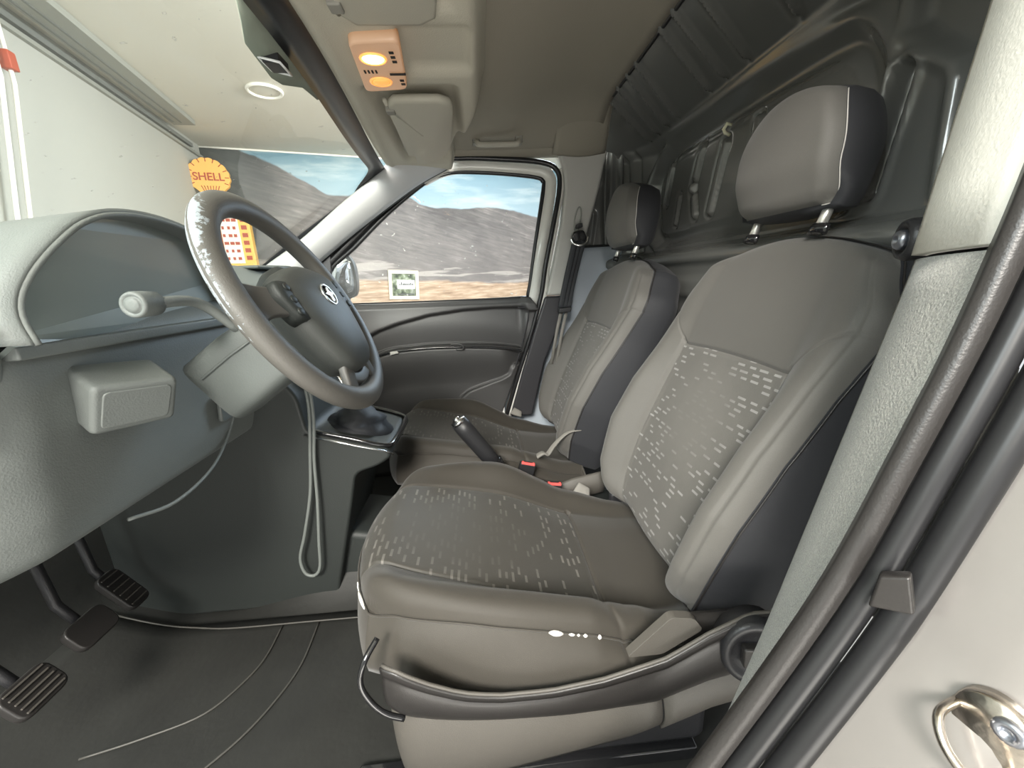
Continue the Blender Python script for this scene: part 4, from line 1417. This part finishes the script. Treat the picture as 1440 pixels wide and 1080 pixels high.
def skirt(name, loop, offs, m, parent, centre, N, closeidx=True):
    """offs: list of (scale about the centre, offset along N measured from a flat base or relative)"""
    V, F = [], []
    k = len(loop)
    for (s, mode, val) in offs:
        for p in loop:
            d = p - centre
            dn = d @ N
            flat = d - N * dn
            if mode == 'rel':
                V.append(centre + flat * s + N * (dn + val))
            else:
                V.append(centre + flat * s + N * val)
    for r in range(len(offs) - 1):
        for j in range(k):
            F.append((r * k + j, r * k + (j + 1) % k, (r + 1) * k + (j + 1) % k, (r + 1) * k + j))
    if closeidx:
        F.append(tuple((len(offs) - 1) * k + j for j in range(k)))
    return mesh(name, V, F, m, parent)


seat = thing('car_seat', (.10, SY, 0), 'near dark cloth driver seat with torn seam along its cushion edge', 'seat', 'front seats')
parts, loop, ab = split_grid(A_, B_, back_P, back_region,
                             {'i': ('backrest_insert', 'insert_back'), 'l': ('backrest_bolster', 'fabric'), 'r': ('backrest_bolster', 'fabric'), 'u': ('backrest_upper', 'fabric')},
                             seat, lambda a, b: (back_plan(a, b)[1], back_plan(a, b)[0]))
cB = HG + TT * .33
bs = skirt('backrest_side', loop, [(1.0, 'rel', .0), (1.012, 'rel', -.010), (1.030, 'abs', -.065), (1.030, 'abs', -.100), (.98, 'abs', -.126), (.90, 'abs', -.134)], 'side_vinyl', seat, cB, NN, False)
k1_ = [cB + (p - cB - NN * ((p - cB) @ NN)) * .905 + NN * -.133 for p in loop]
mesh('backrest_rear_panel', k1_, [tuple(range(len(k1_)))], 'side_vinyl', seat)
# piping around the front face of the back, and the horizontal seam on the side cover
tube('piping', [p + (p - cB - NN * ((p - cB) @ NN)) * .010 - NN * .003 for p in loop], .0016, 'shield_plastic', seat, closed=True, k=6)
yS = -.262
tube('side_seam', [HG + TT * .475 + YY * (yS - .004 + .0 * q) + NN * (-.012 - .075 * q) for q in np.linspace(0, 1, 6)], .0014, 'stitch', seat, k=6)

# ---- head restraint
HT0, HT1 = .735, .925
HO = HG + TT * .695 + NN * (.028)


TH = np.array([math.sin(.20), 0, math.cos(.20)]); NH = np.array([-math.cos(.20), 0, math.sin(.20)])


def head_plan(a, b):
    k = .14 if a < 0 else .36
    a2, b2 = squircle(a, b, k)
    Wd = .122 - .014 * sm(a2, -.2, 1) - .006 * (1 - sm(a2, -1, -.7))
    return .030 + .100 * (1 + a2), Wd * b2


def head_P(a, b):
    t_, y_ = head_plan(a, b)
    h = .050 - .018 * b * b - .012 * max(0, a) ** 2 + .006 * math.sin(a * 2) - edge_drop(a, b, .098, .135, .022)
    h -= .02 * sm(-a, .3, 1)
    return HO + TH * t_ + NH * h + YY * y_


hr = mesh
Ah, Bh = lin((-1, -.8, 7), (-.8, .8, 16), (.8, 1, 7)), lin((-1, -.8, 7), (-.8, .8, 18), (.8, 1, 7))
hp, hl, _ = split_grid(Ah, Bh, head_P, lambda a, b: 'f', {'f': ('headrest', 'fabric')}, seat, lambda a, b: head_plan(a, b))
cH = HO + TH * .13
skirt('headrest_side', hl, [(1.0, 'rel', 0), (1.015, 'rel', -.006), (1.04, 'abs', -.010), (1.04, 'abs', -.040), (.98, 'abs', -.064), (.82, 'abs', -.078), (.3, 'abs', -.082)], 'side_vinyl', hp['f'], cH, NH)
hs = sorted([p for p in hl if p[1] < SY - .075], key=lambda p: p[2])
tube('headrest_stitching', [p + (p - cH - NH * ((p - cH) @ NH)) * .012 - NH * .001 for p in hs if p[1] < SY - .09], .0010, 'stitch', hp['f'], k=6)
for s in (-1, 1):
    b0 = HO + TT * (-.005) + YY * s * .088 + NN * -.025
    tube('headrest_post', [b0, b0 + TT * .075], .0082, 'post', seat, k=12)
    dome('post_guide', [(.020 * math.cos(a), .009 * math.sin(a)) for a in np.linspace(0, 6.283, 20, endpoint=False)], (b0 + TT * .010, YY, NN, TT), [(1, -.01), (1, .003), (.9, .006), (.3, .006)], 'black_gloss', seat)

# ---- cushion
CXc, CL = .055, .332
ZB = [(-.30, .372), (-.24, .376), (-.10, .340), (.05, .296), (.20, .240), (.30, .222), (.40, .225)]


def cush_plan(a, b):
    k = .34 if a < 0 else .03
    a2, b2 = squircle(a, b, k)
    x = CXc + CL * a2
    Wd = interp(x, [(-.28, .252), (-.15, .268), (.0, .275), (.15, .280), (.27, .268), (.40, .235)])
    return x, Wd * b2


CI = .62
A0, A1_ = -1.0, .44


def cush_P(a, b):
    x, y_ = cush_plan(a, b)
    ab = abs(b)
    z = interp(x - .02, ZB) * .5 + interp(x + .02, ZB) * .5
    z += interp(x, [(-.28, .006), (-.15, .026), (.0, .050), (.15, .076), (.24, .066), (.32, .040), (.40, .02)]) * sm(ab, .60, .86) * (1 if b < 0 else 1 - .45 * sm(x, -.02, .2))
    z -= .020 * sm(b, .3, 1) * sm(x, .0, .2)
    z -= edge_drop(min(a, .0), b, .33, .27, .030 + .015 * (1 - sm(a, -.9, -.3)))
    z -= .018 * sm(-a, .78, 1.0)
    if a < A1_ + .03:
        z -= .006 * gau((ab - CI) * .27, .004)
    if ab < CI + .03:
        z -= .006 * gau((a - A1_) * CL, .004)
    # worn creases on the near bolster
    if b < -.7:
        z -= .004 * gau(x - .185 + .4 * (y_ + .25), .006) + .003 * gau(x - .225 + .3 * (y_ + .25), .005)
    z += .002 * math.sin(17 * x + 9 * y_) * math.sin(11 * y_ - 6 * x)
    return np.array([x, SY + y_, z])


Ac = lin((-1, -.85, 10), (-.85, A1_ - .04, 50), (A1_ - .04, A1_, 6), (A1_, A1_ + .04, 6), (A1_ + .04, 1, 14))
Bc = lin((-1, -.88, 9), (-.88, -CI - .03, 14), (-CI - .03, -CI, 5), (-CI, -CI + .03, 5), (-CI + .03, CI - .03, 38), (CI - .03, CI, 5), (CI, CI + .03, 5), (CI + .03, .88, 14), (.88, 1, 9))
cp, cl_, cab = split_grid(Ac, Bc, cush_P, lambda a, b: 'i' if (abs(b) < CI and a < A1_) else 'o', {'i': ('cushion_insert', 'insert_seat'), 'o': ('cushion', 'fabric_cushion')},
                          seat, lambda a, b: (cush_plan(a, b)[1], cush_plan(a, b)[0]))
# hanging side cloth under the seam
V, F = [], []
k = len(cl_)
rows_ = [(1.0, 0.0), (1.035, .10), (1.085, .35), (1.115, .65), (1.12, .85), (1.11, 1.0)]
for s, f in rows_:
    for p in cl_:
        c0 = np.array([CXc, SY])
        q = c0 + (p[:2] - c0) * s
        zl = interp(p[0], [(-.28, .245), (-.15, .270), (.0, .262), (.15, .275), (.25, .305), (.31, .33)])
        wr = .003 * math.sin(23 * p[0] + 5 * f) * math.sin(math.pi * f)
        s_ = 1 + (s - 1) * (.35 + .65 * sm(SY - p[1], -.1, .2))
        q = c0 + (p[:2] - c0) * np.array([1 + (s - 1) * .25, s_])
        V.append((q[0], q[1] + wr, p[2] + (min(zl, p[2]) - .03 - p[2]) * f))
for r in range(len(rows_) - 1):
    for j in range(k):
        F.append((r * k + j, r * k + (j + 1) % k, (r + 1) * k + (j + 1) % k, (r + 1) * k + j))
F.append(tuple((len(rows_) - 1) * k + j for j in range(k)))
mesh('cushion_side', V, F, 'fabric_cushion', seat)
tube('cushion_piping', [np.array([CXc + (p[0] - CXc) * 1.008, SY + (p[1] - SY) * 1.008, p[2] + .001]) for p in cl_], .0018, 'fabric_cushion', seat, closed=True, k=6)


def near_loop(x0, x1, n=8):
    c_ = [p for p in cl_ if p[1] < SY - .12]
    c_.sort(key=lambda p: p[0])
    xs = [p[0] for p in c_]
    out = []
    for x in np.linspace(x0, x1, n):
        out.append(np.array([x, float(np.interp(x, xs, [p[1] for p in c_])) - .0035, float(np.interp(x, xs, [p[2] for p in c_])) + .001]))
    return out


for x0, x1, r in ((.075, .098, .0042), (.106, .116, .0022), (.119, .124, .0020), (.129, .136, .0026), (.152, .158, .0034)):
    p_ = near_loop(x0, x1, 7)
    tube('seam_tear', p_, r, 'torn', seat, k=8, scale=[.25, .7, 1, 1.05, .95, .7, .2])
cf = [p for p in cl_ if p[0] < -.12 and p[1] < SY]
cf.sort(key=lambda p: p[1])
fi = [i for i, p in enumerate(cf) if .575 < p[1] < .655]
if len(fi) > 4:
    seg = [np.array([CXc + (cf[i][0] - CXc) * 1.014, SY + (cf[i][1] - SY) * 1.014, cf[i][2] + .001]) for i in fi]
    h_ = len(seg) // 2
    tube('seam_tear', seg[:h_], .0030, 'torn', seat, k=8, scale=[.4 + .6 * math.sin(math.pi * (i + .5) / h_) for i in range(h_)])
    tube('seam_tear', seg[h_:], .0018, 'torn', seat, k=8, scale=[.4 + .6 * math.sin(math.pi * (i + .5) / (len(seg) - h_)) for i in range(len(seg) - h_)])

# ---- base: dark shield, grey pedestal, recliner, bar, rail
plan = catmull([(-.215, SY, 0), (-.212, .62, 0), (-.200, .52, 0), (-.165, .468, 0), (-.09, .456, 0), (.10, .452, 0), (.28, .450, 0), (.42, .452, 0)], 8)
topz = [(-.22, .28), (-.175, .322), (-.150, .322), (-.107, .298), (-.06, .278), (-.009, .268), (.07, .268), (.147, .280), (.241, .308), (.30, .345), (.36, .372), (.42, .37)]
nP = len(plan)


def shield_F(i, v):
    p = plan[int(i)]
    tz = interp(p[0], topz)
    bz = interp(p[0], [(-.22, .225), (-.1, .206), (.1, .195), (.234, .200), (.32, .232), (.42, .25)])
    out = .010 * math.sin(math.pi * min(1, v * 1.15)) + .006 * (v > .86)
    return np.array([p[0], p[1] - out + .018 * (1 - v) ** 2, bz + (tz - bz) * v])


grid('base_shield', shield_F, list(range(23, nP)), lin((0, .85, 10), (.85, 1, 4)), 'shield_plastic', seat, solid=.006)
tube('shield_lip', [shield_F(i, 1.0) + np.array([0, -.001, 0]) for i in range(23, nP)], .0030, 'base_plastic', seat, k=6)


def ped_F(i, v):
    p = plan[int(i)]
    bz = interp(p[0], [(-.22, .225), (-.1, .206), (.1, .195), (.234, .200), (.32, .232), (.42, .25)])
    low_ = interp(p[0], [(-.22, .05), (-.1, .05), (.05, .085), (.2, .12), (.32, .17), (.42, .19)])
    z = low_ + (bz + .01 - low_) * v
    return np.array([p[0] + .01, p[1] + .020 - .014 * math.sin(math.pi * v), z]) if i > 14 else np.array([p[0] + .02 + .05 * (1 - v), p[1] + .024, z])


i1 = min(range(nP), key=lambda i: abs(plan[i][0] - .238) + (i < 20) * 9)
grid('base_cover', ped_F, list(range(0, i1 + 1)), lin((0, 1, 10)), 'base_plastic', seat, solid=.006)
grid('base_cover_rear', lambda i, v: ped_F(i, v) + np.array([.0025, .002, 0]), list(range(i1, nP)), lin((0, 1, 10)), 'base_plastic', seat, solid=.006)
box('seat_frame', (-.16, SY - .27, .03), (.36, SY + .24, .165), 'black_plastic', seat, .02)
for y in (.515, 1.02):
    box('slide_rail', (-.26, y - .018, .004), (.34, y + .018, .032), 'black_gloss', seat, .004)
tube('height_bar', catmull([(-.185, .500, .335), (-.200, .478, .318), (-.207, .468, .290), (-.195, .462, .262), (-.175, .460, .238), (-.15, .462, .222)], 6), .0045, 'black_gloss', seat, k=10)
rc = np.array([.365, .440, .318])
fr = (rc, (.97, -.22, 0), (0, 0, 1), (-.22, -.97, 0))
rec = dome('recliner_wheel', [(.046 * math.cos(a) , .054 * math.sin(a) ) for a in np.linspace(0, 6.283, 72, endpoint=False)], fr, [(1, -.02), (1, .012), (.93, .018), (.75, .018), (.70, .012), (.3, .012)], 'black_plastic', seat)
prism('recliner_cap', rounded([(-.018, -.018), (.020, -.015), (.018, .020), (-.020, .016)], .005), fr, .010, .024, 'shield_plastic', seat, .003)
prism('shield_web', rounded([(.185, .300), (.250, .366), (.285, .360), (.300, .338), (.240, .300)], .008), XZ(0), .456, .47, 'base_plastic', seat, .003)
box('hinge_cover', (.29, .475, .22), (.42, .50, .335), 'shield_plastic', seat, .012)
box('hinge_cover', (.34, SY + .235, .14), (.42, SY + .262, .24), 'black_plastic', seat, .012)

# ---- the second seat: same parts
seat2 = copy_tree(seat, None, skip=('seam_tear', 'recliner_wheel', 'recliner_cap', 'base_shield', 'shield_lip', 'hinge_cover', 'shield_web', 'height_bar'))
seat2.location = Vector((.10 - .08, 1.425, -.005))
seat2['label'] = 'far dark cloth passenger seat beside the closed door'

# ================================================================== BETWEEN THE SEATS
t = thing('handbrake', (.03, 1.09, .17), 'black handbrake lever with silver button raised between the seats', 'handbrake')
a_, b_ = np.array([.02, 1.085, .315]), np.array([-.085, 1.075, .468])
sweep('grip', [a_, a_ + (b_ - a_) * .3, a_ + (b_ - a_) * .8, b_], circle(.021, 14, .024), 'black_plastic', t, scale=[.9, 1.0, 1.06, 1.0])
d_ = (b_ - a_) / np.linalg.norm(b_ - a_)
tube('release_button', [b_ - d_ * .002, b_ + d_ * .006, b_ + d_ * .012], .010, 'chrome', t, k=12)
tube('grip_collar', [b_ - d_ * .006, b_ + d_ * .003], .0225, 'chrome', t, k=14)
tube('grip_collar', [a_ + d_ * .02, a_ - d_ * .004], .027, 'black_gloss', t, k=14)
sweep('lever_boot', [a_ - d_ * .0, a_ - d_ * .03, a_ - d_ * .06, (.055, 1.09, .23), (.07, 1.09, .15)], circle(.022, 14), 'black_plastic', t, scale=[.9, 1.25, 1.05, 1.6, 2.2])
dome('lever_pivot', circle(.012, 12), ((-.03, 1.05, .318), (1, 0, 0), (0, 0, 1), (0, -1, 0)), [(1, -.02), (1, .006), (.7, .008), (.2, .008)], 'bolt', t)

for loc, dn, lab in (((.112, 1.085, .318), (.25, -.10, .96), 'red buckle release beside the handbrake, standing higher than the other one'),
                     ((.185, 1.055, .262), (.15, -.15, .97), 'red buckle release half hidden behind the near seat cushion, lower than the other one')):
    t = thing('belt_buckle', loc, lab, 'buckle', 'seat belt buckles')
    W_ = np.array(dn); W_ = W_ / np.linalg.norm(W_)
    U_ = np.array([.92, -.05, .30]); U_ -= W_ * (U_ @ W_); U_ /= np.linalg.norm(U_)
    V_ = np.cross(W_, U_)
    fr = (np.array(loc), U_, V_, W_)
    prism('buckle_body', rounded([(-.024, -.010), (.024, -.010), (.024, .012), (-.024, .012)], .005), fr, -.07, .0, 'black_plastic', t, .003)
    prism('release_button', [(-.020, -.009), (.020, -.009), (.020, .002), (.013, .002), (.013, -.002), (-.013, -.002), (-.013, .002), (-.020, .002)], fr, -.004, .005, 'red', t, .0015)
    tube('buckle_stalk', [np.array(loc) - W_ * .06, np.array(loc) - W_ * .13 + np.array([.02, 0, 0])], .008, 'black_plastic', t)
t = tag(sweep('lap_strap', catmull([(.145, 1.135, .315), (.165, 1.135, .325), (.180, 1.14, .318), (.205, 1.15, .345), (.250, 1.165, .375), (.30, 1.17, .38)], 5), rounded([(-.010, -.003), (.010, -.003), (.010, .003), (-.010, .003)], .002, 2), 'strap_grey', scale=[1.3 - .035 * i for i in range(26)]),
        'short pale grey strap tongue between the seat backs near the red buckle', 'strap')
for (p, lab) in (((.262, 1.035, .245), 'pale hinge tab where the near backrest meets its cushion'), ((.125, 1.655, .285), 'small white tab on the door side of the far backrest foot')):
    t = tag(dome('hinge_tab', rounded([(-.028, -.012), (.022, -.016), (.026, .010), (-.006, .022)], .006), (p, (1, 0, -.3), (0, .5, .86), (0, -.86, .5)), [(1, -.006), (1, .003), (.8, .006), (.2, .006)], 'strap_grey'), lab, 'tab', 'pale hinge tabs')
